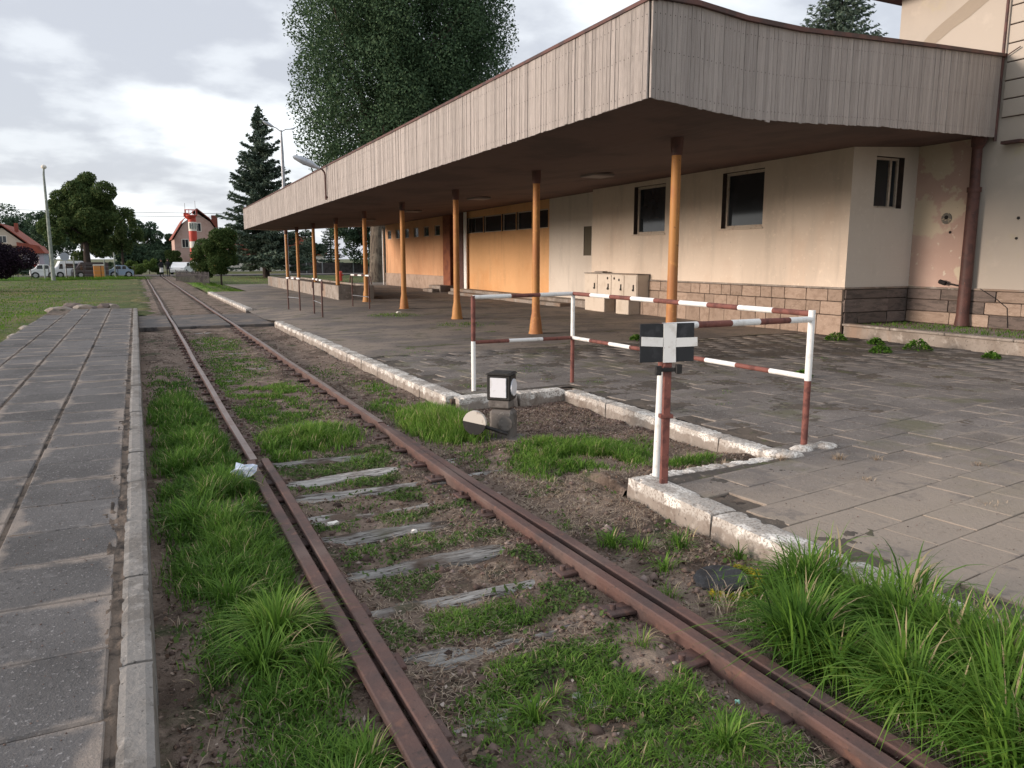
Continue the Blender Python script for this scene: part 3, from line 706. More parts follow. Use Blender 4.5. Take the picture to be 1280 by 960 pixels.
# ------------------------------------------------------------------ sign
sg = thing('cross_sign', 'black rectangular sign with white cross on a brown square post at the platform edge', 'sign', (3.51, 4.60, .115), R(-20))
p_ = MB(); p_.bbox(-.028, .028, -.022, .022, -.1, .93, .004); p_.bbox(-.05, .05, -.03, .03, .50, .53, .003)
p_.build('post', M['brown_paint'], sg)
cl = MB(); cl.bbox(-.095, .095, -.03, -.022, .855, .885, .002); cl.bbox(-.1, -.055, -.045, -.01, .83, .9, .004); cl.bbox(.055, .1, -.045, -.01, .84, .91, .004); cl.build('clamp', M['lantern_black'], sg)
pn = MB(); pn.bbox(-.205, .205, -.034, -.026, .93, 1.215, .002, M=Matrix.Rotation(R(-1), 4, 'Y')); pl_ = pn.build('panel', M['black_paint'], sg)
cx_ = MB()
cx_.extr([(-.045, .925), (.052, .927), (.047, 1.05), (.05, 1.215), (-.050, 1.213), (-.046, 1.06)], 'y', -.0375, -.033)
cx_.extr([(-.213, 1.05), (-.213, 1.118), (-.05, 1.110), (-.05, 1.042)], 'y', -.0375, -.033)
cx_.extr([(.049, 1.040), (.049, 1.108), (.209, 1.112), (.212, 1.045)], 'y', -.0375, -.033)
cx_.build('white_cross', M['white_paint'], pl_)

# ------------------------------------------------------------------ canopy
cn = thing('platform_canopy', 'long flat platform canopy with weathered vertical board fascia on orange posts', 'canopy', (0, 0, 0))
ZB = np.array([[5.7, 3.71], [6.6, 3.69], [7.6, 3.68], [8.9, 3.76], [11.3, 3.96], [16, 4.235]])
ZT = np.array([[5.7, 4.815], [6.5, 4.89], [7.5, 4.90], [8.8, 4.99], [11.1, 5.25], [16, 5.80]])
zb_end = lambda x: float(np.interp(x, ZB[:, 0], ZB[:, 1])); zt_end = lambda x: float(np.interp(x, ZT[:, 0], ZT[:, 1]))
zb_side = lambda y: 3.76-.0073*y; zt_side = lambda y: 4.865-.0073*y
plank_cache = {}
def plank_mesh(kind, v):
    key = (kind, v)
    if key not in plank_cache:
        rr = random.Random(v); mb = MB(); w = .5-.07*rr.random()
        d = rr.uniform(-.006, .006)
        mb.v = []; 
        # unit plank: x width -.5...5, y depth, z 0..1
        vs = [(-w, 0, 0), (w, 0, 0), (w, .022+d, 0), (-w, .022, 0), (-w, 0, 1), (w, 0, 1), (w, .022, 1), (-w, .022+d, 1)]
        w2 = w*rr.uniform(.93, 1); mb.add([(-w, -.022+d, 0), (w2, -.022+d*.2, rr.uniform(-.006, .006)), (w2, 0, 0), (-w, 0, 0), (-w2, -.022+d, 1), (w, -.022+d*.5, 1), (w, 0, 1), (-w2, 0, 1)], [(3, 2, 1, 0), (4, 5, 6, 7), (0, 1, 5, 4), (1, 2, 6, 5), (2, 3, 7, 6), (3, 0, 4, 7)])
        plank_cache[key] = mb.mesh('fascia_board', M['plank'])
    return plank_cache[key]
def plank(x, y, w, z0, z1, rz, parent, lean=0.0):
    o = link('fascia_board', plank_mesh('a', random.randrange(14)), parent, (x, y, z0), (0, 0, rz), (w, 1, z1-z0))
    return o
YF = 46.6
far_boards = MB()
y = 8.02; cnt = 0; pw = .092
while y < YF:
    dz0 = random.uniform(-.005, .005); w = pw*random.uniform(.88, 1.12)
    if cnt < 168:
        # normal towards -X : local -y -> -x  => rotate -90
        plank(5.70+random.uniform(-.003, .003), y+w/2, w, zb_side(y)+dz0, zt_side(y), R(-90), cn)
    else:
        x0 = 5.678+random.uniform(-.006, .006)
        far_boards.box(x0, 5.70, y+.004, y+w-.004, zb_side(y)+dz0, zt_side(y))
    y += w; cnt += 1
o = far_boards.build('fascia_boards', M['plank'], cn); o['kind'] = 'stuff'
A_ = Vector((5.70, 8.0)); Bv = Vector((16.0, 10.38)); D_ = (Bv-A_); LE = D_.length; D_.normalize(); ang = math.atan2(D_.y, D_.x)
s = 0.0; k = 0
while s < LE-.04:
    w = pw*random.uniform(.88, 1.12); p = A_+D_*(s+w/2)
    x = p.x; dz0 = random.uniform(-.007, .005)+(-.02 if random.random() < .03 else 0)
    plank(p.x, p.y, w, zb_end(x)+dz0, zt_end(x), ang, cn); s += w; k += 1
# rows of nails
nl = MB()
def nail(p, nx, ny): 
    d = .006; tx, ty = -ny, nx
    nl.add([(p[0]+nx*.028+tx*a*d, p[1]+ny*.028+ty*a*d, p[2]+b*d) for a, b in ((-1, -1), (1, -1), (1, 1), (-1, 1))], [(0, 1, 2, 3)])
s = .04
while s < LE:
    p = A_+D_*s
    for f in (.09, .5, .87): nail((p.x, p.y, zb_end(p.x)+(zt_end(p.x)-zb_end(p.x))*f+random.uniform(-.008, .008)), D_.y, -D_.x)
    s += pw
y = 8.05
while y < 24:
    for f in (.09, .5, .87): nail((5.70, y, zb_side(y)+1.105*f+random.uniform(-.008, .008)), -1, 0)
    y += pw
o = nl.build('nails', M['dark'], cn); o['kind'] = 'stuff'
# backing behind boards, roof edge trim
bk = MB(); 
bk.quad([(5.715, 8.01, zb_side(8)+.03), (5.715, YF, zb_side(YF)+.03), (5.715, YF, zt_side(YF)-.01), (5.715, 8.01, zt_side(8)-.01)])
xs = [5.72, 6.5, 7.5, 8.8, 11.1, 13, 15.98]
for a, c in zip(xs[:-1], xs[1:]):
    ya = 8+(a-5.7)*(2.38/10.3)+.02; yc = 8+(c-5.7)*(2.38/10.3)+.02
    bk.quad([(a, ya, zb_end(a)+.03), (c, yc, zb_end(c)+.03), (c, yc, zt_end(c)-.01), (a, ya, zt_end(a)-.01)])
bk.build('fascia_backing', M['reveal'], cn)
tr_ = MB()
pts = [(5.665, YF, zt_side(YF)), (5.665, 7.965, zt_side(8))]
def strip(mb, pa, pb, w, h):
    pa = Vector(pa); pb = Vector(pb); d = (pb-pa).normalized(); nrm = Vector((-d.y, d.x, 0)).normalized()*w
    v = [pa, pb, pb+nrm, pa+nrm]; v = [Vector(q) for q in v]; v2 = [q+Vector((0, 0, h)) for q in v]
    mb.add(v+v2, [(3, 2, 1, 0), (4, 5, 6, 7), (0, 1, 5, 4), (1, 2, 6, 5), (2, 3, 7, 6), (3, 0, 4, 7)])
strip(tr_, (5.655, 7.95, zt_side(8)), (5.655, YF+.03, zt_side(YF)), -.12, .045)
xs2 = [5.64]+xs[1:-1]+[16.15]
for a, c in zip(xs2[:-1], xs2[1:]):
    ya = 7.95+(a-5.66)*(2.38/10.3)-.03; yc = 7.95+(c-5.66)*(2.38/10.3)-.03
    strip(tr_, (a, ya, zt_end(a)+.002+(.06 if a > 9 else 0)*0), (c, yc, zt_end(c)+.002), .12, .06)
tr_.build('roof_edge', M['trim'], cn)
# soffit : slopes with the end profile, follows X ; plus roof deck
def soff(x): return zb_end(min(x, 16))+.06
def yend(x): return 8.0+(x-5.7)*(2.38/10.3)+.03
def yfar(x): return 46.6+(x-5.7)*.38
sf = MB(); rf = MB()
xs3 = [5.72, 6.6, 7.6, 8.9, 10, 11.3, 12.6, 13.95, 15.0, 16.0]
ns = 12
for a, c in zip(xs3[:-1], xs3[1:]):
    for k in range(ns):
        t0, t1 = k/ns, (k+1)/ns
        def P(x, t, up=0):
            y = yend(x)*(1-t)+yfar(x)*t
            return (x, y, (soff(x)-.0073*(y-8)) if not up else (zt_end(x)-.03-.0073*(y-8)))
        sf.quad([P(a, t0), P(c, t0), P(c, t1), P(a, t1)])
        rf.quad([P(a, t0, 1), P(c, t0, 1), P(c, t1, 1), P(a, t1, 1)])
sf.build('soffit', M['soffit'], cn); 
rf.quad([(16, 13, 5.7), (24, 13, 5.9), (24, 50, 5.6), (16, 50.5, 5.4)])
rf.build('roof_deck', M['trim'], cn)
ff = MB()
for a, c in zip(xs3[:-1], xs3[1:]):
    ff.quad([(a, yfar(a), soff(a)-.34), (c, yfar(c), soff(c)-.34), (c, yfar(c), zt_end(c)-.3), (a, yfar(a), zt_end(a)-.3)])
ff.build('end_board', M['plank'], cn)
# posts
PY = [10.62, 15.6, 20.45, 25.3, 30.1, 34.9, 39.8, 44.2, 47.7]
pp = MB()
pts = [(0, 0, z) for z in (0, .05, .06, .22, .38, .50, .8, 3.35, 3.4, 3.62)]
pp.tube(pts, [.165, .16, .15, .135, .115, .092, .088, .078, .078, .078], 20)
pc = MB(); pc.tube([(0, 0, 3.36), (0, 0, 3.66)], [.095, .11], 16)
post_me = pp.mesh('post', M['orange_post']); cap_me = pc.mesh('post_cap', M['trim'])
for y in PY:
    z = .09; zz = (soff(8.15)-.0073*(y-8)-z)/3.64
    o = link('post', post_me, cn, (8.15, y, z), (0, 0, 0), (1, 1, zz)); link('post_cap', cap_me, o)
# the light fittings under the canopy
lf = MB(); lf.bbox(-.32, .32, -.32, .32, -.07, 0, .02)
lfm = lf.mesh('ceiling_light', mat('fitting_white', (0.20, 0.17, 0.16), (), .6, coord='obj'))
for (x, y) in ((10.6, 24.5), (10.6, 31.5), (10.6, 38.5), (10.6, 17.0)):
    link('ceiling_light', lfm, cn, (x, y, soff(x)-.0073*(y-8)-.005))

# curved street lamp fixed on the fascia
cl_ = thing('canopy_lamp', 'curved brown pipe lamp with grey shell fixed to the canopy fascia', 'lamp', (5.63, 25.3, 3.6))
a_ = MB(); a_.tube([(0, 0, .05), (0, 0, .78), (-.02, .0, .90), (-.09, .0, .99), (-.2, .0, 1.03)], .028, 8); a_.bbox(-.03, .05, -.04, .04, .1, .16, .004); a_.build('bracket', M['maroon'], cl_)
s_ = MB(); s_.tube([(-.16, 0, 1.02), (-.26, 0, 1.05), (-.42, 0, 1.13), (-.7, 0, 1.24), (-.93, 0, 1.32), (-.99, 0, 1.34)], [.035, .06, .105, .115, .07, .02], 14); s_.build('lamp_shell', M['lamp_shell'], cl_)
s_ = MB(); s_.tube([(-.40, 0, 1.085), (-.66, 0, 1.185), (-.88, 0, 1.27)], [.06, .085, .04], 12); s_.build('diffuser', M['reveal'], cl_)

# ------------------------------------------------------------------ station building
sb = thing('station_building', 'low station building with cream and orange plaster walls behind the platform posts', 'building', (13.95, 12.1, 0))
def wall(name, m, u0, u1, z0, z1, x, holes=(), axis='x', depth=.24, parent=None, top=None):
    """wall sheet at constant x (axis x, u = Y) or constant y (axis y, u = X) with recessed openings"""
    us = sorted({u0, u1} | {h[0] for h in holes} | {h[1] for h in holes}); zs = sorted({z0, z1} | {h[2] for h in holes} | {h[3] for h in holes})
    mb = MB(); P = (lambda u, z, d=0: (x+d, u, z)) if axis == 'x' else (lambda u, z, d=0: (u, x+d, z))
    for a, b2 in zip(us[:-1], us[1:]):
        for c, d in zip(zs[:-1], zs[1:]):
            if any(h[0] <= a and b2 <= h[1] and h[2] <= c and d <= h[3] for h in holes): continue
            mb.quad([P(a, c), P(b2, c), P(b2, d), P(a, d)])
    for h in holes:
        a, b2, c, d = h[:4]
        for q in ([P(a, c), P(b2, c), P(b2, c, depth), P(a, c, depth)], [P(a, d), P(b2, d), P(b2, d, depth), P(a, d, depth)],
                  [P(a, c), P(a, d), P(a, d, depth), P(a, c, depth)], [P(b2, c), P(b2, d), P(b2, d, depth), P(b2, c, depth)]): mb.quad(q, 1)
    return mb.build(name, [m, M['reveal']], parent or sb, loc=(-Vector((13.95, 12.1, 0))) if parent is None else (0, 0, 0))
OFF = tuple(-Vector((13.95, 12.1, 0)))
def sbm(mb, name, m, parent=None): return mb.build(name, m, parent or sb, loc=OFF if parent is None else (0, 0, 0))
def window(h, x, axis='x', depth=.24, fw=.07, mull=()):
    a, b2, c, d = h; P = (lambda u0, u1, d0, d1, z0, z1: (x+d0, x+d1, u0, u1, z0, z1)) if axis == 'x' else (lambda u0, u1, d0, d1, z0, z1: (u0, u1, x+d0, x+d1, z0, z1))
    f = MB(); d0, d1 = depth-.10, depth-.03
    f.box(*P(a, a+fw, d0, d1, c, d)); f.box(*P(b2-fw, b2, d0, d1, c, d)); f.box(*P(a+fw, b2-fw, d0, d1, c, c+fw)); f.box(*P(a+fw, b2-fw, d0, d1, d-fw, d))
    for u in mull: f.box(*P(u-.03, u+.03, d0, d1, c+fw, d-fw))
    o = sbm(f, 'window', M['frame'])
    g_ = MB(); g_.box(*P(a+fw*.8, b2-fw*.8, d1-.03, d1+.005, c+fw*.8, d-fw*.8)); g_.build('pane', M['glass'], o)
    return o
w1 = (18.63, 20.2, 2.53, 3.95); w2 = (14.70, 16.2, 2.57, 3.98)
wall('wall', M['cream'], 12.1, 22.62, 1.17, 4.25, 13.95, [w1, w2])
for h in (w1, w2): 
    window(h, 13.95)
    s_ = MB(); s_.bbox(13.91, 14.1, h[0]-.04, h[1]+.04, h[2]-.045, h[2]-.003, .006); sbm(s_, 'window_sill', M['frame'])
w3 = (14.66, 15.55, 2.90, 4.0)
wall('wall', M['greyish'], 13.95, 16.0, 1.17, 4.32, 12.1, [w3], 'y'); window(w3, 12.1, 'y', fw=.05, mull=(15.3,))
m_ = MB(); m_.quad([(13.95, 22.62, .1), (14.6, 22.62, .1), (14.6, 22.62, 4.3), (13.95, 22.62, 4.3)]); sbm(m_, 'wall', M['cream'])
# recessed part with strip windows
strips = [(26.95, 28.3, 2.98, 3.72), (28.36, 29.75, 2.98, 3.72), (29.81, 31.2, 2.98, 3.72), (31.26, 33.2, 2.98, 3.72), (33.26, 35.2, 2.98, 3.72)]
vent = (23.72, 24.25, 1.9, 2.93)
wall('wall', M['greyish'], 22.62, 26.85, .1, 4.2, 14.6, [vent], depth=.08)
v_ = MB(); v_.bbox(14.62, 14.66, *vent[:2], *vent[2:], .004)
for k in range(8): v_.box(14.605, 14.62, vent[0]+.03, vent[1]-.03, vent[2]+.06+k*.12, vent[2]+.12+k*.12)
sbm(v_, 'louvre', mat('louvre_olive', (0.10, .085, .06), (), .7, coord='pos'))
wall('wall', M['orange_wall'], 26.85, 35.5, .34, 4.1, 14.6, strips, depth=.16)
for h in strips: window(h, 14.6, depth=.16, fw=.035)
m_ = MB(); m_.bbox(14.48, 14.62, 35.5, 36.0, .1, 4.1, .01); sbm(m_, 'pilaster', M['maroon'])
m_ = MB(); m_.bbox(14.44, 14.5, 34.95, 35.28, .1, 4.0, .01); sbm(m_, 'pilaster', M['white_paint'])
m_ = MB(); m_.box(14.9, 14.95, 36.0, 37.4, .1, 3.9); m_.box(14.85, 14.9, 36.05, 36.7, .14, 2.9); m_.box(14.85, 14.9, 36.74, 37.35, .14, 2.9); sbm(m_, 'door', M['maroon'])
m_ = MB(); m_.bbox(14.55, 14.9, 37.4, 38.4, .1, 4.1, .01); sbm(m_, 'pilaster', mat('rusty_orange', (0.25, .09, .045), [(2, 4, (.18, .06, .035), .45, .6)], .8, coord='pos'))
fw_ = [(39.2+k*1.75, 40.0+k*1.75, 3.0, 3.55) for k in range(6)]
wall('wall', M['orange_far'], 38.4, 49.2, .88, 4.1, 14.7, fw_, depth=.12)
for h in fw_: window(h, 14.7, depth=.12, fw=.04)
m_ = MB(); m_.quad([(14.7, 49.2, .1), (22, 49.2, .1), (22, 49.2, 4.1), (14.7, 49.2, 4.1)]); m_.quad([(22, 12.2, .1), (22, 49.2, .1), (22, 49.2, 5.2), (22, 12.2, 5.2)])
m_.quad([(14.6, 38.4, .1), (14.7, 38.4, .1), (14.7, 38.4, 4.1), (14.6, 38.4, 4.1)]); sbm(m_, 'wall', M['greyish'])
dp = MB(); dp.tube([(14.45, 49.0, .1), (14.45, 49.0, 3.7)], .05, 8); sbm(dp, 'downpipe', M['white_paint'])
# low step in front of the orange wall
m_ = MB(); m_.bbox(14.0, 14.62, 22.7, 36.0, .05, .34, .02); m_.bbox(13.5, 14.0, 24.0, 35.0, .05, .22, .02); sbm(m_, 'step', M['concrete'])
m_ = MB(); m_.bbox(13.9, 14.7, 37.2, 38.9, .05, .42, .03); m_.bbox(13.5, 13.9, 37.3, 38.7, .05, .26, .03); sbm(m_, 'step', M['concrete'])
m_ = MB(); m_.bbox(14.64, 14.72, 38.4, 49.2, .05, .88, .01); sbm(m_, 'plinth', M['stone'])
# plinth stones: separate pieces in front of a mortar backing
m_ = MB(); m_.box(13.97, 14.1, 12.13, 22.6, .05, 1.17); m_.box(14.1, 15.99, 12.13, 12.3, .3, 1.17); sbm(m_, 'mortar_bed', M['mortar'])
stone_me = []
for k in range(5):
    bm = bmesh.new(); bmesh.ops.create_cube(bm, size=1)
    for v in bm.verts: v.co += Vector((random.uniform(-.03, .03), random.uniform(-.012, .012), random.uniform(-.012, .012)))
    bmesh.ops.bevel(bm, geom=bm.edges[:], offset=.03, segments=1, affect='EDGES')
    me = bpy.data.meshes.new('stone'); bm.to_mesh(me); bm.free(); me.materials.append(M['stone']); stone_me.append(me)
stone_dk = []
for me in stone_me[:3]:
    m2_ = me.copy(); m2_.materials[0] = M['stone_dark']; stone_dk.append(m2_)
def stone(x, y, z, sx, sy, sz, parent=sb, dark=False):
    l_ = Vector((x, y, z))+(Vector(OFF) if parent is sb else Vector((0, 0, 0)))
    link('stone', random.choice(stone_dk if dark else stone_me), parent, l_, (0, 0, 0), (sx, sy, sz))
for (z0, z1) in ((.86, 1.125), (.56, .85), (.06, .55)):
    y = 12.12
    while y < 22.5:
        w = random.uniform(.34, .78); w = min(w, 22.6-y)
        stone(13.955, y+w/2, (z0+z1)/2, .07, w-.018, z1-z0-.014); y += w
m_ = MB(); m_.bbox(13.90, 14.05, 12.05, 22.62, 1.13, 1.172, .008); m_.bbox(14.05, 16, 12.05, 12.16, 1.13, 1.172, .008); sbm(m_, 'plinth_cap', M['concrete'])
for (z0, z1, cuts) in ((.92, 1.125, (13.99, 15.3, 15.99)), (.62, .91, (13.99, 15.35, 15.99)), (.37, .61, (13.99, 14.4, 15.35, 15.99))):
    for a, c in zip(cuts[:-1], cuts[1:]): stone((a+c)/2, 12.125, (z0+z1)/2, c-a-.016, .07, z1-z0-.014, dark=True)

# ------------------------------------------------------------------ tall building on the right
tb = thing('tall_building', 'taller cream plaster building with peeling walls and horizontal grooves at the right edge', 'building', (0, 0, 0))
m_ = MB(); m_.quad([(16, 10.75, 1.17), (16, 12.1, 1.17), (16, 12.1, 4.6), (16, 10.75, 4.6)]); m_.build('wall', M['pink'], tb)
m_ = MB()
m_.quad([(16, -6, 1.17), (16, 10.75, 1.17), (16, 10.75, 4.6), (16, -6, 4.6)])
m_.quad([(16, 10.3, 4.6), (16, 12.84, 4.6), (16, 12.84, 7.6), (16, 10.3, 7.6)])
m_.quad([(16, 12.84, 4), (27, 12.84, 4), (27, 12.84, 7.6), (16, 12.84, 7.6)])
m_.quad([(16, -6, 0), (27, -6, 0), (27, -6, 7.6), (16, -6, 7.6)]); m_.quad([(27, -6, 0), (27, 12.84, 0), (27, 12.84, 7.6), (27, -6, 7.6)])
m_.build('wall', M['tall_cream'], tb)
m_ = MB(); m_.quad([(16.01, -6, 4.6), (16.01, 10.3, 4.6), (16.01, 10.3, 7.6), (16.01, -6, 7.6)]); m_.build('groove_backing', M['maroon'], tb)
bz = [4.6, 4.955, 5.31, 5.665, 6.02, 6.375, 6.73, 7.085, 7.44]
for a in bz:
    m_ = MB(); m_.bbox(15.955, 16.0, -6, 10.28, a+.012, min(a+.343, 7.6), .008); m_.build('groove_band', M['tall_cream'], tb)
m_ = MB(); m_.bbox(15.3, 27.4, -6.5, 13.2, 7.58, 7.72, .01); m_.extr([(15.3, 7.72), (27.4, 7.72), (21.4, 11)], 'y', -6.5, 13.2); m_.build('roof', M['trim'], tb)
m_ = MB()
cr_ = [(12.75, 6.05), (12.3, 6.45), (11.85, 6.72), (11.3, 7.1), (10.9, 7.45), (10.9, 7.58), (11.6, 7.58), (11.9, 7.25), (12.15, 6.98), (12.5, 6.5)]
cr_ = [(12.72, 5.95), (12.3, 6.25), (11.9, 6.42), (11.55, 6.62), (11.2, 6.76), (10.8, 6.98), (10.8, 7.2), (11.2, 7.12), (11.45, 6.98), (11.8, 6.8), (12.1, 6.62), (12.4, 6.36)]
m_.add([(15.994, y, z) for y, z in cr_], [tuple(range(len(cr_)))]); m_.build('bare_patch', M['patch'], tb)
m_ = MB(); m_.tube([(15.99, 11.29, 2.66), (15.975, 11.29, 2.66)], .12, 16, smooth=False); m_.build('wall_stain', mat('stain_grey', (.17, .16, .14), [(12, 5, (.4, .34, .25), .5, .6)], .95, coord='pos'), tb)
m_ = MB(); m_.tube([(15.98, 11.29, 2.68), (15.968, 11.29, 2.68)], .045, 10, smooth=False); m_.tube([(15.98, 11.18, 2.36), (15.988, 11.18, 2.36)], .03, 8); m_.tube([(15.99, 9.75, 2.6), (15.98, 9.75, 2.6)], .035, 5); m_.tube([(15.99, 9.75, 2.2), (15.98, 9.75, 2.2)], .03, 5); m_.build('wall_hole', M['dark'], tb)
m_ = MB(); m_.box(15.975, 16.1, -6, 12.1, .2, 1.17); m_.build('mortar_bed', M['mortar'], tb)
for (z0, z1) in ((.90, 1.125), (.64, .89), (.37, .63)):
    y = 12.06
    while y > 5.5:
        w = random.uniform(.7, 1.3); stone(15.965, y-w/2, (z0+z1)/2, .06, w-.018, z1-z0-.014, tb, dark=random.random() < .25); y -= w
m_ = MB(); m_.bbox(15.93, 16.02, -6, 12.04, 1.13, 1.172, .008); m_.build('plinth_cap', M['concrete'], tb)
dp = MB(); dp.tube([(15.83, 10.62, .38), (15.83, 10.62, .6), (15.83, 10.62, 3.2)], [.15, .125, .118], 14)
dp.tube([(15.83, 10.62, 3.16), (15.83, 10.62, 3.26)], .138, 14)
dp.tube([(15.83, 10.62, 3.2), (15.83, 10.64, 4.12)], [.098, .098], 14)
dp.tube([(15.83, 10.64, 4.08), (15.78, 10.58, 4.2), (15.72, 10.5, 4.32)], [.12, .15, .16], 12); dp.build('downpipe', M['maroon'], tb)
dp = MB(); dp.tube([(15.9, 10.33, 4.15), (15.9, 10.33, 7.6)], .03, 8); dp.tube([(15.9, 10.0, 5.9), (15.9, 10.33, 5.75)], .012, 6); dp.build('conductor_pipe', M['trim'], tb)
m_ = MB(); m_.bbox(15.8, 15.98, 9.75, 10.15, 4.06, 4.12, .005); m_.build('bracket', M['trim'], tb)
cb = MB(); cb.tube([(15.92, 10.35, 1.17), (15.92, 10.0, .98), (15.92, 9.75, .8), (15.92, 9.7, .4)], .007, 6); cb.tube([(15.9, 11.2, 1.28), (15.9, 10.7, 1.2)], .018, 6); cb.tube([(15.88, 11.25, 1.3), (15.88, 11.1, 1.26)], .05, 6); cb.build('cable', M['dark'], tb)
# raised step along both walls
m_ = MB(); m_.bbox(13.98, 16.0, -6, 12.09, .05, .345, .015)
rs = tag(m_.build('raised_step', M['concrete']), kind='structure')
y = 12.07
while y > 2:
    L_ = random.uniform(1.1, 1.7); m_ = MB(); m_.bbox(13.90, 14.16, y-L_+.012, y, .335, .385, .012); m_.build('coping_slab', M['concrete'], rs); y -= L_

# ------------------------------------------------------------------ electrical cabinet
ec = thing('electrical_cabinet', 'cream metal electrical cabinet on two legs against the cream wall', 'cabinet', (13.5, 19.28, .09))
m_ = MB(); m_.bbox(0, .43, .0, 3.02, .50, 1.22, .01); m_.bbox(.005, .42, 1.82, 3.01, -.02, .50, .01); m_.bbox(.005, .42, .45, 1.14, -.02, .50, .01); m_.build('body', M['cabinet'], ec)
m_ = MB(); m_.bbox(-.03, .44, -.03, 3.05, 1.22, 1.245, .006); m_.bbox(.1, .3, 2.1, 2.6, 1.245, 1.30, .01); m_.build('top', M['concrete'], ec)
for y0, y1 in ((.02, .66), (.69, 1.38), (1.41, 2.2), (2.23, 3.0)):
    m_ = MB(); m_.bbox(-.022, 0, y0, y1, .52, 1.20, .006); d_ = m_.build('door', M['cabinet'], ec)
    h_ = MB(); h_.bbox(-.05, -.022, y0+.12, y0+.16, .74, .92, .006); h_.tube([(-.05, y0+.14, .76), (-.06, y0+.14, .76)], .035, 8); h_.build('handle', M['lantern_black'], d_)
for y0, z0 in ((.95, 1.05), (1.22, 1.09), (1.6, 1.09), (1.6, .76)):
    m_ = MB(); m_.tube([(-.022, y0, z0), (-.032, y0, z0)], .04, 10, smooth=False); m_.build('vent_hole', M['dark'], ec)

# ------------------------------------------------------------------ bike racks
RK = [((4.60, 27.04), (4.80, 26.04), 1.10, 'farthest left of three small tubular frames with white banded top, near the track', 0),
      ((4.93, 24.4), (4.80, 22.6), 1.13, 'middle tubular frame with white banded top and drooping ends, nearest the kerb', 1),
      ((6.91, 27.4), (7.09, 25.84), 1.18, 'tubular frame with white banded top beside the fourth orange post', 2)]
for (a, c, h, lab, k) in RK:
    t = thing('tubular_frame', lab, 'frame', (0, 0, 0), 0, 'small tubular frames on the platform')
    A2 = Vector((*a, .08)); C2 = Vector((*c, .08)); d = (C2-A2).normalized()
    for q in (A2, C2):
        m_ = MB(); m_.tube([q, q+Vector((0, 0, h-.05))], .024, 8); m_.build('leg', M['maroon'], t)
    top = MB(); n = 5
    for i in range(n):
        p0 = (A2-d*.06).lerp(C2+d*.06, i/n)+Vector((0, 0, h-.04)); p1 = (A2-d*.06).lerp(C2+d*.06, (i+1)/n)+Vector((0, 0, h-.04))
        top.tube([p0, p1], .030, 8, 1 if i % 2 == 0 else 0)
    for q, s_ in ((A2, -1), (C2, 1)):
        e = q+d*.06*s_+Vector((0, 0, h-.04))
        if k: top.tube([e, e+d*.10*s_+Vector((0, 0, -.06)), e+d*.17*s_+Vector((0, 0, -.28))], .02, 8, 0)
    top.build('top_rail', [M['maroon'], M['white_paint']], t)
    m_ = MB(); m_.tube([A2+Vector((0, 0, .42)), C2+Vector((0, 0, .42))], .012, 6); m_.build('crossbar', M['steel_grey'], t)

# ------------------------------------------------------------------ planter
pl = thing('concrete_planter', 'long low concrete planter wall around the far canopy posts', 'planter', (0, 0, 0))
m_ = MB(); m_.bbox(7.48, 7.62, 32.0, 51, .0, .68, .015); m_.bbox(7.62, 9.0, 32.0, 32.14, .0, .68, .015); m_.bbox(8.86, 9.0, 32.14, 51, .0, .68, .015); m_.bbox(7.62, 8.86, 50.86, 51, 0, .68, .015); m_.build('wall', M['concrete'], pl)
m_ = MB(); m_.box(7.6, 8.9, 32.1, 50.9, .3, .6); m_.build('soil', M['soil'], pl)

# ------------------------------------------------------------------ lamps and poles
dl = thing('double_street_lamp', 'tall grey street lamp with two arms behind the canopy', 'street lamp', (9.1, 53.2, 0))
m_ = MB(); m_.tube([(0, 0, -.1), (0, 0, 1.2), (0, 0, 8.6), (.0, 0, 9.9), (0, 0, 10.0)], [.13, .12, .1, .055, .05], 10); m_.build('pole', M['steel_grey'], dl)
m_ = MB(); m_.tube([(0, 0, 9.9), (-.3, 0, 10.12), (-.55, 0, 10.2)], .03, 8); m_.tube([(0, 0, 9.9), (.3, 0, 10.08), (.7, 0, 10.12)], .028, 8); m_.build('arm', M['steel_grey'], dl)
m_ = MB(); m_.tube([(-.45, 0, 10.18), (-.6, 0, 10.23), (-.8, 0, 10.34), (-1.05, 0, 10.45), (-1.12, 0, 10.48)], [.04, .09, .12, .08, .02], 12); m_.build('lamp_head', M['lamp_shell'], dl)
m_ = MB(); m_.tube([(.6, 0, 10.12), (.75, .0, 10.14), (.95, 0, 10.26)], [.03, .06, .03], 10); m_.build('lamp_head', M['lamp_shell'], dl)
pb = thing('concrete_lamp_pole', 'slender pale lamp pole with round head left of the big round tree', 'lamp pole', (-6.3, 75.5, 0))
m_ = MB(); m_.tube([(0, 0, -.2), (0, 0, 4.5), (.0, 0, 8.6), (.05, 0, 9.1)], [.17, .13, .08, .06], 10); m_.build('pole', M['pale_green'], pb)
m_ = MB(); m_.tube([(.05, 0, 9.05), (.06, 0, 9.15), (.06, 0, 9.3), (.06, 0, 9.4)], [.08, .2, .2, .06], 12); m_.build('lamp_head', M['house_white'], pb)
for k, (z0, z1) in enumerate(((6.95, 7.15), (6.45, 6.8))):
    wi = MB(); wi.tube([(-60+i*4, 101+.5*k, z0+(z1-z0)*(i/25)-.0 + .9*((i-12.5)/12.5)**2*.4) for i in range(26)], .022, 4)
    tag(wi.build('overhead_wire', M['dark']), ['upper overhead wire crossing the sky behind the trees', 'lower overhead wire crossing the sky behind the trees'][k], 'wire')

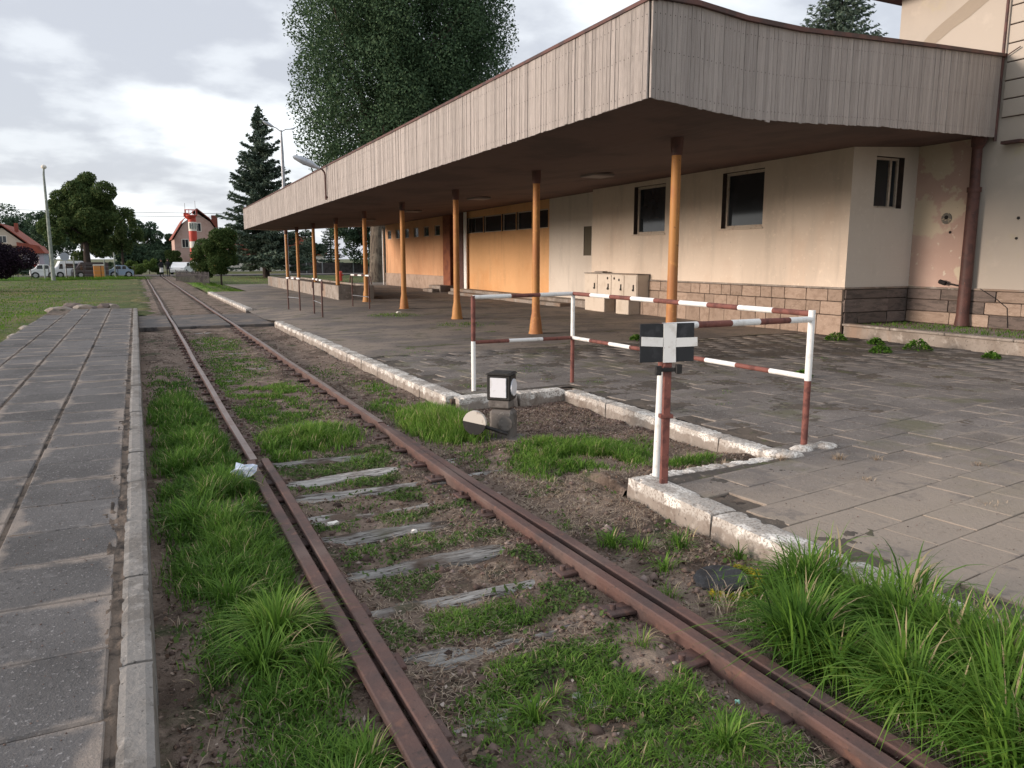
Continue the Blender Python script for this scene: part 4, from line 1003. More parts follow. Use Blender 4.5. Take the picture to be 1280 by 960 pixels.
# ------------------------------------------------------------------ vegetation
def blades(roots, h, lean, width, tint, nseg=4, droop=1.0, seed=0, az=None):
    """roots (N,3), per-blade arrays h, lean, width, tint -> V,F(tri),tint"""
    r = np.random.default_rng(seed); n = len(roots)
    az = r.random(n)*2*np.pi if az is None else az
    d = np.stack([np.cos(az), np.sin(az)], 1); side = np.stack([-d[:, 1], d[:, 0]], 1)
    V = np.zeros((n, nseg*2+1, 3)); 
    for k in range(nseg+1):
        t = k/nseg
        out = lean*h*(t**1.8); z = h*(t-droop*lean*.55*t**2.6)
        c = np.zeros((n, 3)); c[:, :2] = roots[:, :2]+d*out[:, None]; c[:, 2] = roots[:, 2]+z
        w = width*(1-.15*t) if t < .55 else width*(1-t)**.8*1.55
        if k < nseg:
            V[:, 2*k, :] = c; V[:, 2*k+1, :] = c
            V[:, 2*k, :2] -= side*(w/2)[:, None]; V[:, 2*k+1, :2] += side*(w/2)[:, None]
        else: V[:, 2*nseg, :] = c
    f = []
    for k in range(nseg-1): f += [(2*k, 2*k+1, 2*k+3), (2*k, 2*k+3, 2*k+2)]
    f.append((2*nseg-2, 2*nseg-1, 2*nseg)); f = np.array(f)
    F = (f[None]+(np.arange(n)*(nseg*2+1))[:, None, None]).reshape(-1, 3)
    return V.reshape(-1, 3), F, np.repeat(tint, nseg*2+1)
def ground_z(x, y):
    plat = (x > 3.4) & ~((x > 3.3) & (x < 5.0) & (y > 4.9) & (y < 8.7))
    return np.where(plat, .09, bed_h(x, y)-.005)
def grass_obj(name, specs, label, m='grass', seed=1, parent=None, nseg=4):
    r = np.random.default_rng(seed); Vs = []; Fs = []; Ts = []; off = 0
    for (cx, cy, rx, ry, n, h, lean, w, t0) in specs:
        a = r.random(n)*2*np.pi; q = np.sqrt(r.random(n))*(1+.25*r.standard_normal(n)*.6)
        x = cx+rx*q*np.cos(a); y = cy+ry*q*np.sin(a)
        cl = fbm(x*5+3, y*5+8, 3); keep = cl > .40; x = x[keep]; y = y[keep]; q = q[keep]; cl = cl[keep]; k = len(x)
        ok = ((np.abs(x-.855) > .12) & (np.abs(x-2.37) > .13)) | (y > 30); x, y, q, cl = x[ok], y[ok], q[ok], cl[ok]; k = len(x)
        if k == 0: continue
        hh = h*(.45+.75*r.random(k))*(1-.45*np.clip(q, 0, 1)**2)*(.7+.6*cl); 
        ll = np.clip(lean*(.5+.9*r.random(k)), 0, 1.25)
        ww = w*(.6+.8*r.random(k)); tt = np.clip(t0+.16*r.standard_normal(k)+(cl-.5)*.6, 0, .93)
        dead = r.random(k) < .05; tt[dead] = 1.0
        az = r.random(k)*2*np.pi; 
        V, F, T = blades(np.stack([x, y, ground_z(x, y)], 1), hh, ll, ww, tt, nseg, 1.0, seed+k, az)
        Vs.append(V); Fs.append(F+off); Ts.append(T); off += len(V)
    o = link(name, npmesh(name, np.concatenate(Vs), np.concatenate(Fs), M[m], tint=np.concatenate(Ts)), parent)
    return tag(o, label, 'grass', None, 'stuff')
def tussock(cx, cy, n, h, spread, w, t0, seed):
    """one rooted clump whose blades arch outwards"""
    r = np.random.default_rng(seed)
    a = r.random(n)*2*np.pi; q = np.abs(r.standard_normal(n))*spread
    x = cx+q*np.cos(a); y = cy+q*np.sin(a)
    return np.stack([x, y, ground_z(x, y)], 1), h*(.55+.6*r.random(n)), .25+.95*r.random(n)**1.2, w*(.55+.8*r.random(n)), np.clip(t0+.15*r.standard_normal(n), 0, .93), a+r.standard_normal(n)*.6
def tussock_obj(name, lst, label, seed=1, nseg=6):
    Vs = []; Fs = []; Ts = []; off = 0
    for i, (cx, cy, n, h, sp, w, t0) in enumerate(lst):
        ro, hh, ll, ww, tt, az = tussock(cx, cy, n, h, sp, w, t0, seed*100+i)
        rr = np.random.default_rng(seed*100+i); tt[rr.random(n) < .05] = 1
        V, F, T = blades(ro, hh, ll, ww, tt, nseg, 1.3, i, az); Vs.append(V); Fs.append(F+off); Ts.append(T); off += len(V)
    o = link(name, npmesh(name, np.concatenate(Vs), np.concatenate(Fs), M['grass'], tint=np.concatenate(Ts)))
    return tag(o, label, 'grass', None, 'stuff')

# cx, cy, rx, ry, n, h, lean, width, tint
grass_obj('grass', [
    (.42, 6.0, .36, 1.2, 15000, 0.25, .55, .007, .42), (.40, 7.7, .35, 1.4, 11000, 0.24, .5, .008, .42), (.36, 9.9, .34, 1.6, 8000, 0.18, .5, .009, .38),
    (.42, 4.75, .34, .6, 8000, 0.21, .6, .006, .45), (.35, 12.5, .35, 2.0, 2500, .07, .6, .012, .3),
    (.48, 3.6, .33, .7, 6500, .15, .7, .006, .4), (.45, 2.5, .33, .45, 4200, .13, .75, .005, .42), (.35, 1.9, .35, .4, 3000, .14, .7, .005, .4)],
    'lush dark green grass between the left platform kerb and the rail', seed=3)
tussock_obj('grass', [(.50, 3.72, 420, .36, .055, .0085, .66), (.40, 3.45, 260, .28, .06, .0075, .5), (.62, 3.30, 180, .22, .06, .0075, .55), (.33, 4.2, 160, .26, .08, .007, .4),
    (.52, 2.45, 220, .22, .07, .006, .5), (.66, 2.62, 140, .18, .05, .006, .6), (.35, 2.2, 150, .2, .08, .006, .45), (.60, 5.1, 160, .22, .08, .008, .45), (.25, 5.6, 240, .33, .10, .009, .45), (.5, 6.5, 260, .33, .1, .009, .5), (.3, 7.2, 240, .24, .1, .009, .4), (.62, 2.1, 160, .24, .06, .006, .55)],
    'bright green tussocks of long grass beside the left rail', seed=4)
grass_obj('grass', [
    (1.55, 8.15, .50, .55, 5200, .20, .5, .008, .62), (1.2, 7.7, .25, .4, 1500, .15, .5, .008, .5), (1.45, 9.7, .6, .9, 5000, .08, .6, .009, .45), (1.6, 11.3, .6, .9, 5200, .08, .6, .010, .6),
    (1.5, 18.3, .65, 2.2, 4000, .05, .6, .013, .4), (1.1, 12.6, .3, .8, 1500, .05, .6, .011, .4), (1.5, 14.5, .6, 1.8, 5000, .05, .6, .012, .35), (1.9, 7.1, .3, .25, 700, .10, .6, .006, .5),
    (1.55, 6.85, .55, .14, 900, .07, .8, .006, .5), (1.5, 6.35, .6, .13, 900, .06, .8, .006, .45), (1.5, 5.8, .5, .14, 900, .05, .8, .006, .45), (1.45, 5.3, .5, .14, 900, .05, .8, .006, .45),
    (1.5, 4.75, .5, .17, 1500, .06, .8, .006, .5), (1.55, 3.55, .45, .18, 2600, .07, .8, .005, .55), (1.6, 2.95, .5, .18, 2600, .07, .8, .005, .55),
    (1.85, 2.6, .38, .32, 3400, .09, .8, .005, .55), (1.5, 2.15, .45, .28, 2600, .08, .8, .005, .5), (2.0, 2.05, .25, .25, 1200, .09, .8, .005, .45), (1.25, 2.7, .2, .3, 900, .07, .8, .005, .5), (1.7, 1.75, .5, .2, 1600, .09, .8, .005, .5)],
    'short green grass and weeds between the two rails', seed=5)
tussock_obj('grass', [(1.37, 2.62, 90, .17, .03, .006, .5), (1.52, 2.72, 60, .13, .03, .005, .55), (1.95, 2.1, 110, .20, .04, .006, .6), (1.8, 2.55, 60, .12, .04, .005, .5), (2.12, 2.9, 22, .16, .02, .005, .8),
    (1.6, 8.0, 160, .26, .1, .008, .65), (1.35, 7.8, 90, .2, .07, .008, .5), (1.1, 7.4, 70, .16, .05, .007, .6), (1.75, 1.8, 90, .17, .05, .005, .5), (1.3, 2.0, 60, .13, .05, .005, .5)],
    'small green tufts between the rails in the foreground', seed=6)
grass_obj('grass', [(2.95, 7.95, .38, .85, 9000, .27, .45, .008, .68), (2.75, 9.3, .3, .6, 1400, .10, .5, .008, .5), (3.0, 10.8, .25, .8, 900, .07, .6, .01, .45), (2.8, 12.8, .35, 1.0, 700, .05, .6, .012, .3)],
    'tall bright green grass between the right rail and the kerb end', seed=7)
grass_obj('grass', [(3.75, 6.15, .62, .65, 9500, .15, .6, .007, .56), (3.2, 5.9, .35, .5, 2600, .10, .6, .006, .5), (2.95, 6.6, .4, .4, 1200, .06, .7, .006, .4), (4.45, 6.35, .35, .35, 800, .07, .6, .006, .5)],
    'patch of green grass growing inside the kerb notch', seed=8)
grass_obj('grass', [(4.25, 5.28, .35, .16, 1100, .12, .5, .006, .5), (4.0, 4.98, .25, .08, 350, .09, .6, .006, .5), (3.9, 7.6, .3, .1, 100, .05, .6, .006, .5)],
    'tufts of grass on the front edge of the kerb notch', seed=9)
# weeds beside the near kerb
tussock_obj('grass', [(2.72, 4.1, 130, .16, .05, .006, .5), (2.85, 3.95, 80, .14, .05, .006, .55), (3.08, 3.85, 90, .18, .05, .006, .45), (2.78, 3.6, 70, .14, .05, .006, .6), (2.6, 4.5, 30, .1, .04, .005, .5), (3.27, 3.5, 50, .16, .02, .005, .35), (2.58, 3.3, 60, .1, .05, .005, .7)],
    'green weeds between the right rail and the whitewashed kerb', seed=10)
big = []
rr = random.Random(5)
for i in range(46):
    y = rr.uniform(1.2, 2.95); x = rr.uniform(2.66, 3.38) if y < 2.6 else rr.uniform(2.85, 3.35)
    big.append((x, y, 200, rr.uniform(.36, .54)*(1 if y < 2.6 else .72), .055, .0105, rr.uniform(.42, .68)))
tussock_obj('grass', big, 'large lush clump of long green grass in the lower right corner', seed=12)
grass_obj('grass', [(3.02, 2.05, .4, 1.0, 7500, .22, .7, .007, .45)], 'undergrowth of green grass under the large clump at lower right', seed=13)
# weeds on the platform
pw_specs = [(x, y, .16, .12, 90, .05, .8, .006, .45) for x, y in ((6.1, 6.9), (5.6, 9.0), (5.2, 9.5), (4.3, 9.4), (3.9, 9.5), (4.6, 10.2), (6.7, 7.6), (9.0, 17), (7.4, 16.5), (6.9, 17.2), (8.6, 13), (10.5, 9.5), (6.9, 12.4), (4.2, 12.8), (4.6, 14.0))]
pw_specs += [(4.1, 9.3, .45, .18, 600, .05, .8, .006, .45), (4.4, 13.4, .6, .6, 700, .04, .8, .009, .5), (7.0, 22.5, .8, 1.0, 900, .08, .7, .012, .55), (7.6, 18.6, .8, .9, 700, .06, .7, .012, .5), (5.0, 10.4, .9, .5, 700, .03, .8, .007, .45)]
grass_obj('grass', pw_specs, 'scattered low weeds growing on the platform paving', seed=14)
# dry clumps
def dry(lst, seed):
    Vs = []; Fs = []; Ts = []; off = 0
    for i, (cx, cy, n, h, sp, w, t0) in enumerate(lst):
        ro, hh, ll, ww, tt, az = tussock(cx, cy, n, h, sp, w, t0, seed*100+i)
        V, F, T = blades(ro, hh, ll, ww, tt, 3, 1.0, i, az); Vs.append(V); Fs.append(F+off); Ts.append(T); off += len(V)
    return tag(link('dry_grass', npmesh('dry_grass', np.concatenate(Vs), np.concatenate(Fs), M['dry'], tint=np.concatenate(Ts))), 'small dry straw coloured grass tufts on soil and paving', 'dry grass', None, 'stuff')
rr = random.Random(8); dl_ = [(rr.uniform(2.6, 3.35), rr.uniform(1.3, 3.1), 26, .14, .08, .006, .7) for _ in range(30)]+[(rr.uniform(.05, .72), rr.uniform(2, 8), 10, .10, .07, .005, .6) for _ in range(40)]+[(5.32, 4.55, 70, .09, .03, .005, .6), (5.0, 4.0, 50, .05, .05, .005, .6), (4.85, 4.75, 40, .08, .03, .005, .5), (5.6, 4.4, 40, .06, .04, .005, .6), (6.2, 3.9, 60, .05, .06, .005, .4), (4.45, 5.0, 60, .09, .04, .005, .5), (5.25, 3.2, 40, .05, .06, .005, .5)]
for i in range(80): dl_.append((rr.uniform(2.55, 3.3), rr.uniform(2.9, 9), 14, rr.uniform(.03, .08), .05, .004, rr.uniform(.3, .8)))
for i in range(70): dl_.append((rr.choice((rr.uniform(1.0, 2.2), rr.uniform(1.7, 2.2))), rr.uniform(1.7, 7), 10, rr.uniform(.02, .05), .05, .004, rr.uniform(.2, .8)))
for i in range(30): dl_.append((rr.uniform(3.4, 4.8), rr.uniform(5.3, 8.3), 14, rr.uniform(.03, .07), .05, .004, rr.uniform(.3, .8)))
dry(dl_, 15)

# clover / tiny leaves, litter, stones
def flakes(name, xs, ys, zs, size, tint, m, label, cat, seed, up=.35, flat=.3):
    r = np.random.default_rng(seed); n = len(xs)
    a = r.random(n)*2*np.pi; s = size*(.5+r.random(n)); as_ = .35+.65*r.random(n)
    u = np.stack([np.cos(a), np.sin(a), flat*r.standard_normal(n)], 1); v = np.stack([-np.sin(a), np.cos(a), flat*r.standard_normal(n)], 1)
    c = np.stack([xs, ys, zs+up*size*r.random(n)], 1)
    V = np.stack([c-u*s[:, None], c-v*(s*as_)[:, None], c+u*s[:, None], c+v*(s*as_)[:, None]], 1).reshape(-1, 3)
    F = (np.array([[0, 1, 2, 3]])[None]+(np.arange(n)*4)[:, None, None]).reshape(-1, 4)
    return tag(link(name, npmesh(name, V, F, M[m], tint=np.repeat(tint, 4))), label, cat, None, 'stuff')
r = np.random.default_rng(21)
n = 60000; x = r.uniform(1.0, 2.2, n); y = 1.3+6.2*r.random(n)**1.1; cl = fbm(x*2.2+40, y*2.2, 4); k = cl > .5+.0*x; x, y, cl = x[k], y[k], cl[k]
slz = np.min(np.abs(y[:, None]-np.array(sy)[None]), 1); k = (slz > .13) | (cl > .66); x, y, cl = x[k], y[k], cl[k]
flakes('clover', x, y, bed_h(x, y)+.006, .0085, np.clip(.45+.25*r.standard_normal(len(x))+(cl-.5), 0, 1), 'clover', 'carpet of tiny green weeds between the rails', 'weeds', 1, 2.5, .5)
n = 26000; x = np.concatenate([r.uniform(0, 3.33, n), r.uniform(3.34, 4.9, 6000)]); y = np.concatenate([1.2+10.5*r.random(n)**1.5, r.uniform(5.0, 8.6, 6000)])
k = (np.abs(x-.805) > .04) & (np.abs(x-.91) > .04) & (np.abs(x-2.30) > .06) & (np.abs(x-2.44) > .06) & (fbm(x*3, y*3, 3) > .40); x, y = x[k], y[k]
flakes('leaf_litter', x, y, bed_h(x, y)+.004, .010, np.clip(.5+.25*r.standard_normal(len(x)), 0, 1), 'litter', 'dry brown leaf and twig litter on the trackbed soil', 'litter', 2, 1.0, .5)
# twigs / straw
n = 42000; x = np.concatenate([r.uniform(2.5, 3.33, n//2), r.uniform(1.0, 2.3, n-n//2)]); y = 1.4+8.5*r.random(n)**1.3; k = (fbm(x*1.7+9, y*1.7+4, 3) > np.where(x > 2.4, .42, .50)); x, y = x[k], y[k]; n = len(x)
xb = r.uniform(3.4, 4.8, 7000); yb = r.uniform(5.05, 8.4, 7000); x = np.concatenate([x, xb]); y = np.concatenate([y, yb]); n = len(x)
V, F, T = blades(np.stack([x, y, bed_h(x, y)+.004+.014*r.random(n)], 1), .012+0*x, 2.5+3*r.random(n), .0022+.002*r.random(n), np.clip(.6+.25*r.standard_normal(n), 0, 1), 3, .0, 9)
tag(link('straw_litter', npmesh('straw_litter', V, F, M['dry'], tint=T)), 'dead straw and stems lying on the trackbed', 'litter', None, 'stuff')
# ballast stones
def pebbles(name, xs, ys, zs, size, label, seed, m='stones'):
    r = np.random.default_rng(seed); n = len(xs)
    base = np.array([[1, 0, 0], [-1, 0, 0], [0, 1, 0], [0, -1, 0], [0, 0, 1], [0, 0, -1.]])
    f = np.array([[0, 2, 4], [2, 1, 4], [1, 3, 4], [3, 0, 4], [2, 0, 5], [1, 2, 5], [3, 1, 5], [0, 3, 5]])
    s = size*(.4+1.1*r.random((n, 1, 1))**2); V = base[None]*s*(.55+.7*r.random((n, 6, 1)))
    a = r.random(n)*2*np.pi; c, sn = np.cos(a)[:, None], np.sin(a)[:, None]
    V = np.stack([V[..., 0]*c-V[..., 1]*sn, V[..., 0]*sn+V[..., 1]*c, V[..., 2]*.7], -1)
    V += np.stack([xs, ys, zs], 1)[:, None]
    F = (f[None]+(np.arange(n)*6)[:, None, None]).reshape(-1, 3)
    return tag(link(name, npmesh(name, V.reshape(-1, 3), F, M[m], tint=np.repeat(np.clip(.45+.22*r.standard_normal(n), 0, 1), 6))), label, 'stones', None, 'stuff')
n = 9000; x = np.concatenate([r.uniform(0.0, 3.3, n), r.uniform(3.5, 4.9, 4500), .86+.10*r.standard_normal(1500), 2.37+.14*r.standard_normal(1500)])
y = np.concatenate([1.2+20*r.random(n)**1.5, r.uniform(6.6, 8.6, 4500), 1.5+16*r.random(1500)**1.3, 1.5+16*r.random(1500)**1.3])
pebbles('ballast_stones', x, y, bed_h(x, y)+.002, .017, 'reddish brown gravel on the trackbed and in the kerb notch', 5)
n = 5000; x = 3.6+9*r.random(n); y = 2+14*r.random(n); k = in_plat(x, y); x, y = x[k], y[k]
pebbles('grit', x, y, .102+0*x, .0055, 'fine grit scattered on the right platform paving', 6)
n = 2500; x = -2.5+2.3*r.random(n); y = 1.5+8*r.random(n)**1.5
pebbles('grit', x, y, .122+0*x, .0045, 'fine grit scattered on the left platform slabs', 7)

# lawns: blades on the nearest strip
def lawn_blades(name, x0, x1, y0, y1, n, h, label, seed, t0=.5, zf=lawn_h):
    r = np.random.default_rng(seed); x = r.uniform(x0, x1, n); y = y0+(y1-y0)*r.random(n)**1.6
    cl = fbm(x*.7, y*.7, 3)
    V, F, T = blades(np.stack([x, y, zf(x, y)-.01], 1), h*(.5+r.random(n))*(.5+cl), .4+.5*r.random(n), .02+.02*r.random(n), np.clip(t0+.15*r.standard_normal(n)+(cl-.5)*.5, 0, 1), 2, 1, seed)
    return tag(link(name, npmesh(name, V, F, M['grass'], tint=T)), label, 'grass', None, 'stuff')
lawn_blades('grass', -22, -.2, 29.7, 80, 26000, .07, 'thin grass blades of the left lawn beyond the platform end', 31, .62)
lawn_blades('grass', -9, -2.7, 14, 30, 9000, .07, 'grass blades along the left side of the left platform', 32, .62, lambda x, y: lawn_h(x, y)+.03)
lawn_blades('grass', 3.3, 5.2, 42.6, 62, 3000, .13, 'long green grass verge right of the far track', 33, .62, lambda x, y: lawn_h(x, y)+.05)
lawn_blades('grass', 5, 40, 54.3, 90, 16000, .06, 'mown grass of the lawn behind the planter', 34, .72, lambda x, y: lawn_h(x, y)-.02)
lawn_blades('grass', -18, 1.5, 76, 86, 9000, .28, 'rough grass edge in front of the parked vehicles', 35, .55)

# ---- trees
def leafcloud(name, C_, Rr, n, size, m, seed, parent, squash=(1, 1, 1), hang=0.0, tbias=0.0, ztint=0.0):
    """n leaf quads spread over lobes with centres C_ (k,3) and radii Rr"""
    r = np.random.default_rng(seed); C_ = np.asarray(C_, float); Rr = np.asarray(Rr, float)
    w = Rr**2; idx = r.choice(len(C_), n, p=w/w.sum())
    d = r.standard_normal((n, 3)); d /= np.linalg.norm(d, axis=1)[:, None]
    q = (.40+.50*r.random(n)**.6)[:, None]
    # sub-clumping: pull points towards random sub centres
    p = C_[idx]+d*q*Rr[idx][:, None]*np.array(squash)
    ns_ = max(20, n//110); sub = p[r.integers(0, n, ns_)]
    k = r.integers(0, ns_, n); 
    # snap half of the points towards the nearest of a few random sub centres
    cand_ = r.integers(0, ns_, (n, 6)); dist = np.linalg.norm(sub[cand_]-p[:, None], axis=2); best = cand_[np.arange(n), dist.argmin(1)]; md = dist.min(1)
    pull = (md < Rr.mean()*(1.4 if n > 200000 else .8))[:, None]*r.uniform(.35, .92, (n, 1)); p = p*(1-pull)+sub[best]*pull
    p[:, 2] -= hang*r.random(n)**2
    stint = r.random(ns_)
    t = .45+.65*(stint[best]-.5)+.10*r.standard_normal(n)+tbias
    u = r.standard_normal((n, 3)); u /= np.linalg.norm(u, axis=1)[:, None]; v = np.cross(u, r.standard_normal((n, 3))); v /= np.linalg.norm(v, axis=1)[:, None]
    s = size*(.55+.8*r.random(n))[:, None]
    V = np.stack([p-u*s, p-v*s*.6, p+u*s, p+v*s*.6], 1).reshape(-1, 3)
    F = (np.array([[0, 1, 2, 3]])[None]+(np.arange(n)*4)[:, None, None]).reshape(-1, 4)
    return link(name, npmesh(name, V, F, m, tint=np.repeat(np.clip(t, 0, 1), 4)), parent)
def lobes(c, R3, k, rad, seed, shell=.55):
    r = np.random.default_rng(seed); out = []; rs = []
    for _ in range(k):
        d = r.standard_normal(3); d /= np.linalg.norm(d); q = shell+(1-shell)*r.random()
        out.append(np.array(c)+d*np.array(R3)*q); rs.append(rad*(.65+.7*r.random()))
    return out, rs
def tree(name, label, cat, x, y, c, R3, k, rad, n, size, m, seed, trunk_r=.3, lean=(0, 0), group=None, bark='bark_dark', hang=0, squash=(1, 1, .85), z0=-.1, shell=.5, limbs=7, extra=None):
    t = thing(name, label, cat, (x, y, 0), 0, group)
    Cc, Rs = lobes(c, R3, k, rad, seed, shell)
    if extra: Cc = Cc+[np.array(e[:3]) for e in extra]; Rs = Rs+[e[3] for e in extra]
    leafcloud('crown', Cc, Rs, n, size, M[m], seed, t, squash, hang)
    tk = MB(); top = Vector(c); base = Vector((0, 0, z0))
    mid = Vector((lean[0], lean[1], c[2]-R3[2]*.55)); 
    tk.tube([base, base.lerp(mid, .08)+Vector((0, 0, .05)), base.lerp(mid, .5), mid, mid.lerp(top, .6)], [trunk_r*1.5, trunk_r*1.1, trunk_r*.95, trunk_r*.75, trunk_r*.35], 12)
    rr = random.Random(seed)
    for q in rr.sample(Cc, min(limbs, len(Cc))):
        q = Vector(q); s0 = mid.lerp(top, rr.uniform(0, .5))
        tk.tube([s0, s0.lerp(q, .5)+Vector((0, 0, rr.uniform(.0, .6))), q], [trunk_r*.4, trunk_r*.22, trunk_r*.06], 6)
    tk.build('trunk', M[bark], t)
    return t
# the huge tree behind the canopy
tree('poplar_tree', 'huge dense dark green broadleaf tree rising behind the middle of the canopy', 'tree', 17.2, 60, (2.7, 0, 17.5), (6.7, 6.5, 13), 85, 2.5, 300000, .10, 'leaf_big', 51, .62, (.35, 0), bark='bark', hang=1.0, shell=.35, limbs=22,
     extra=[(2.7+7.1*math.cos(a)*f, 5.5*math.sin(a)*f, z, 2.3) for z, f in ((9.0, .82), (11.2, .96), (13.5, 1.0), (16, 1.0), (19, 1.0), (21.5, .97), (24, .93)) for a in [k*.7+z for k in range(9)]])
# big round lime at the left
tree('lime_tree', 'large round dark green tree on the left lawn beside the pale pole', 'tree', -4.4, 90, (0, 0, 5.9), (3.5, 3.1, 4.5), 52, 1.12, 80000, .11, 'leaf_lime', 52, .34, (0, 0), shell=.3, limbs=14)
tree('birch_tree', 'slender birch with hanging branches at the right side of the round tree', 'tree', -1.2, 93, (.5, 0, 4.6), (1.5, 1.2, 3.2), 15, .62, 9000, .10, 'leaf_lime', 53, .13, (0, 0), hang=.9, shell=.3)
# purple bush
tree('purple_bush', 'dark purple leaved bush at the left edge of the photograph', 'bush', -7.55, 52.5, (0, 0, 1.75), (2.1, 1.5, 1.9), 26, .68, 40000, .055, 'leaf_purple', 54, .08, shell=.2)
# green bush right of the track
tree('bushy_tree', 'bushy green small tree with orange tinted top right of the far track', 'tree', 5.35, 58, (-.1, 0, 2.3), (1.4, 1.2, 1.9), 44, .48, 36000, .06, 'leaf_bush', 55, .06, shell=.25)
tree('bushy_tree', 'low rambling green bush leaning over the dark fence', 'tree', 4.5, 64, (.2, 0, 1.5), (1.1, .9, 1.3), 16, .5, 14000, .06, 'leaf_bush', 56, .05, shell=.25)
def spruce(label, x, y, h, r0, seed, group=None, dens=1.0, z0=1.2, lean=0.0, taper=.85):
    t = thing('spruce_tree', label, 'tree', (x, y, 0), 0, group)
    r = np.random.default_rng(seed); P = []; Dn = []
    tk = MB(); tk.tube([(0, 0, -.2), (0, 0, h*.4), (lean, 0, h)], [r0*.065, r0*.045, .015], 8)
    br = MB()
    nl_ = int(h*3.1)
    for i in range(nl_):
        f = i/nl_; z = z0+(h-z0)*f**.95; rad = r0*(1-f)**taper*(.82+.36*r.random())
        nb = int(6+4*(1-f))
        for k in range(nb):
            a = r.random()*2*np.pi; L_ = rad*(.55+.5*r.random())
            e = np.array([np.cos(a)*L_, np.sin(a)*L_, -.18*L_*(1-f)-.05*L_+.25*L_*f]); s0 = np.array([lean*f, 0, z])
            tipup = .10*L_
            m = max(6, int(L_*26*dens)); tt = r.random(m)**.75
            p = s0+e*tt[:, None]; p[:, 2] += tipup*tt**2-.14*L_*np.sin(tt*np.pi)*.6
            sp = .20*L_*(1-tt*.75)
            perp = np.array([-np.sin(a), np.cos(a), 0]); p += perp*(r.standard_normal(m)*sp*.6)[:, None]; p[:, 2] += -.10*np.abs(r.standard_normal(m))*.9
            P.append(p); Dn.append(np.tile(np.array([np.cos(a), np.sin(a), -.35]), (m, 1))+.55*r.standard_normal((m, 3)))
            if L_ > .8 and k % 3 == 0: br.tube([s0, s0+e*.5+np.array([0, 0, -.06*L_]), s0+e*.92], [.02+.01*L_, .012, .005], 4)
    P = np.concatenate(P); Dn = np.concatenate(Dn); Dn /= np.linalg.norm(Dn, axis=1)[:, None]; n = len(P)
    v = np.cross(Dn, r.standard_normal((n, 3))); v /= np.linalg.norm(v, axis=1)[:, None]
    s = (.10+.16*r.random(n))[:, None]*(.6+.4*min(1.3, h/14))
    V = np.stack([P-Dn*s, P-v*s*.32, P+Dn*s, P+v*s*.32], 1).reshape(-1, 3)
    F = (np.array([[0, 1, 2, 3]])[None]+(np.arange(n)*4)[:, None, None]).reshape(-1, 4)
    tint = np.clip(.45+.22*r.standard_normal(n), 0, 1)
    link('crown', npmesh('crown', V, F, M['needles'], tint=np.repeat(tint, 4)), t)
    tk.build('trunk', M['bark_dark'], t); br.build('branches', M['bark_dark'], t)
    return t
spruce('tall pointed spruce left of the double street lamp', 11.6, 80, 16.4, 5.3, 61, dens=1.9, z0=1.7)
spruce('top of a sparse spruce showing above the canopy near the tall building', 60.5, 55, 31, 6.0, 62, z0=15, dens=.55)
spruce('dark conifer behind the lawn seen between the canopy posts', 20.5, 105, 7.5, 1.9, 63, 'conifers behind the lawn', z0=.4)
spruce('second dark conifer behind the lawn nearer the orange wall', 23.5, 104, 9, 2.2, 64, 'conifers behind the lawn', z0=.4)
for i, (x, y, h, rx, lab) in enumerate([(26.5, 98, 9, 4.0, 'dark green tree right of the conifers behind the lawn'), (31, 92, 11, 5, 'broad dark green tree hidden beside the end of the building'), (16.8, 112, 5.5, 2.6, 'low green tree behind the spruce trunk'),
        (21.5, 112, 5, 2.6, 'round green tree behind the small conifers')]):
    tree('broadleaf_tree', lab, 'tree', x, y, (0, 0, h*.55), (rx, rx*.6, h*.42), 22, rx*.32, 12000, .15, 'leaf_far', 70+i, .16, shell=.3, group=None)
# tree line far left and middle
for i, (x, y, h, rx, m, lab) in enumerate([
        (-19.5, 172, 13, 6, 'leaf_far', 'far green tree behind the red roofed house on the left'), (-14, 165, 11.5, 5, 'leaf_far', 'far green tree behind the pale lamp pole'),
        (-8.5, 160, 10.5, 5, 'leaf_far', 'far tree hidden behind the big round tree'), (-2.0, 150, 9.0, 3.6, 'leaf_far', 'far dark tree just right of the hanging birch'),
        (1.8, 146, 8.4, 3.3, 'leaf_far', 'far dark tree in the middle of the tree line'), (5.0, 150, 6.8, 2.6, 'leaf_far', 'lower far tree left of the pink house'),
        (-.6, 118, 4.2, 2.6, 'leaf_far', 'mid distance dark bushy tree beyond the road'), (2.6, 116, 3.4, 1.7, 'leaf_far', 'small dark tree beyond the road near the two people'),
        (4.4, 112, 3.2, 1.2, 'leaf_lime', 'small green tree in front of the pink house wall')]):
    tree('far_tree', lab, 'tree', x, y, (0, 0, h*.55), (rx*.8, rx*.6, h*.40), 20, rx*.33, 9000, .19, m, 80+i, .18, shell=.3)
for i, (x, y, h, rx, m, lab) in enumerate([(-.6, 99, 1.9, 1.0, 'leaf_bright', 'pale green bush beside the blue vehicle'), (1.4, 101, 2.0, 1.0, 'leaf_bright', 'rounded green bush left of the two people'), (.3, 98, 1.1, 1.0, 'leaf_bright', 'low bright bush beyond the lawn'), (2.2, 98, 1.1, .8, 'leaf_bush', 'low dark bush beside the road edge'),
        (-2.2, 97, 1.7, .9, 'leaf_far', 'dark shrub behind the orange bin'), (-10.5, 90, 1.6, 1.6, 'leaf_far', 'dark shrub beside the white car')]):
    tree('shrub', lab, 'shrub', x, y, (0, 0, h*.5), (rx*.75, rx*.6, h*.4), 14, rx*.4, 5000, .08, m, 95+i, .04, shell=.2)

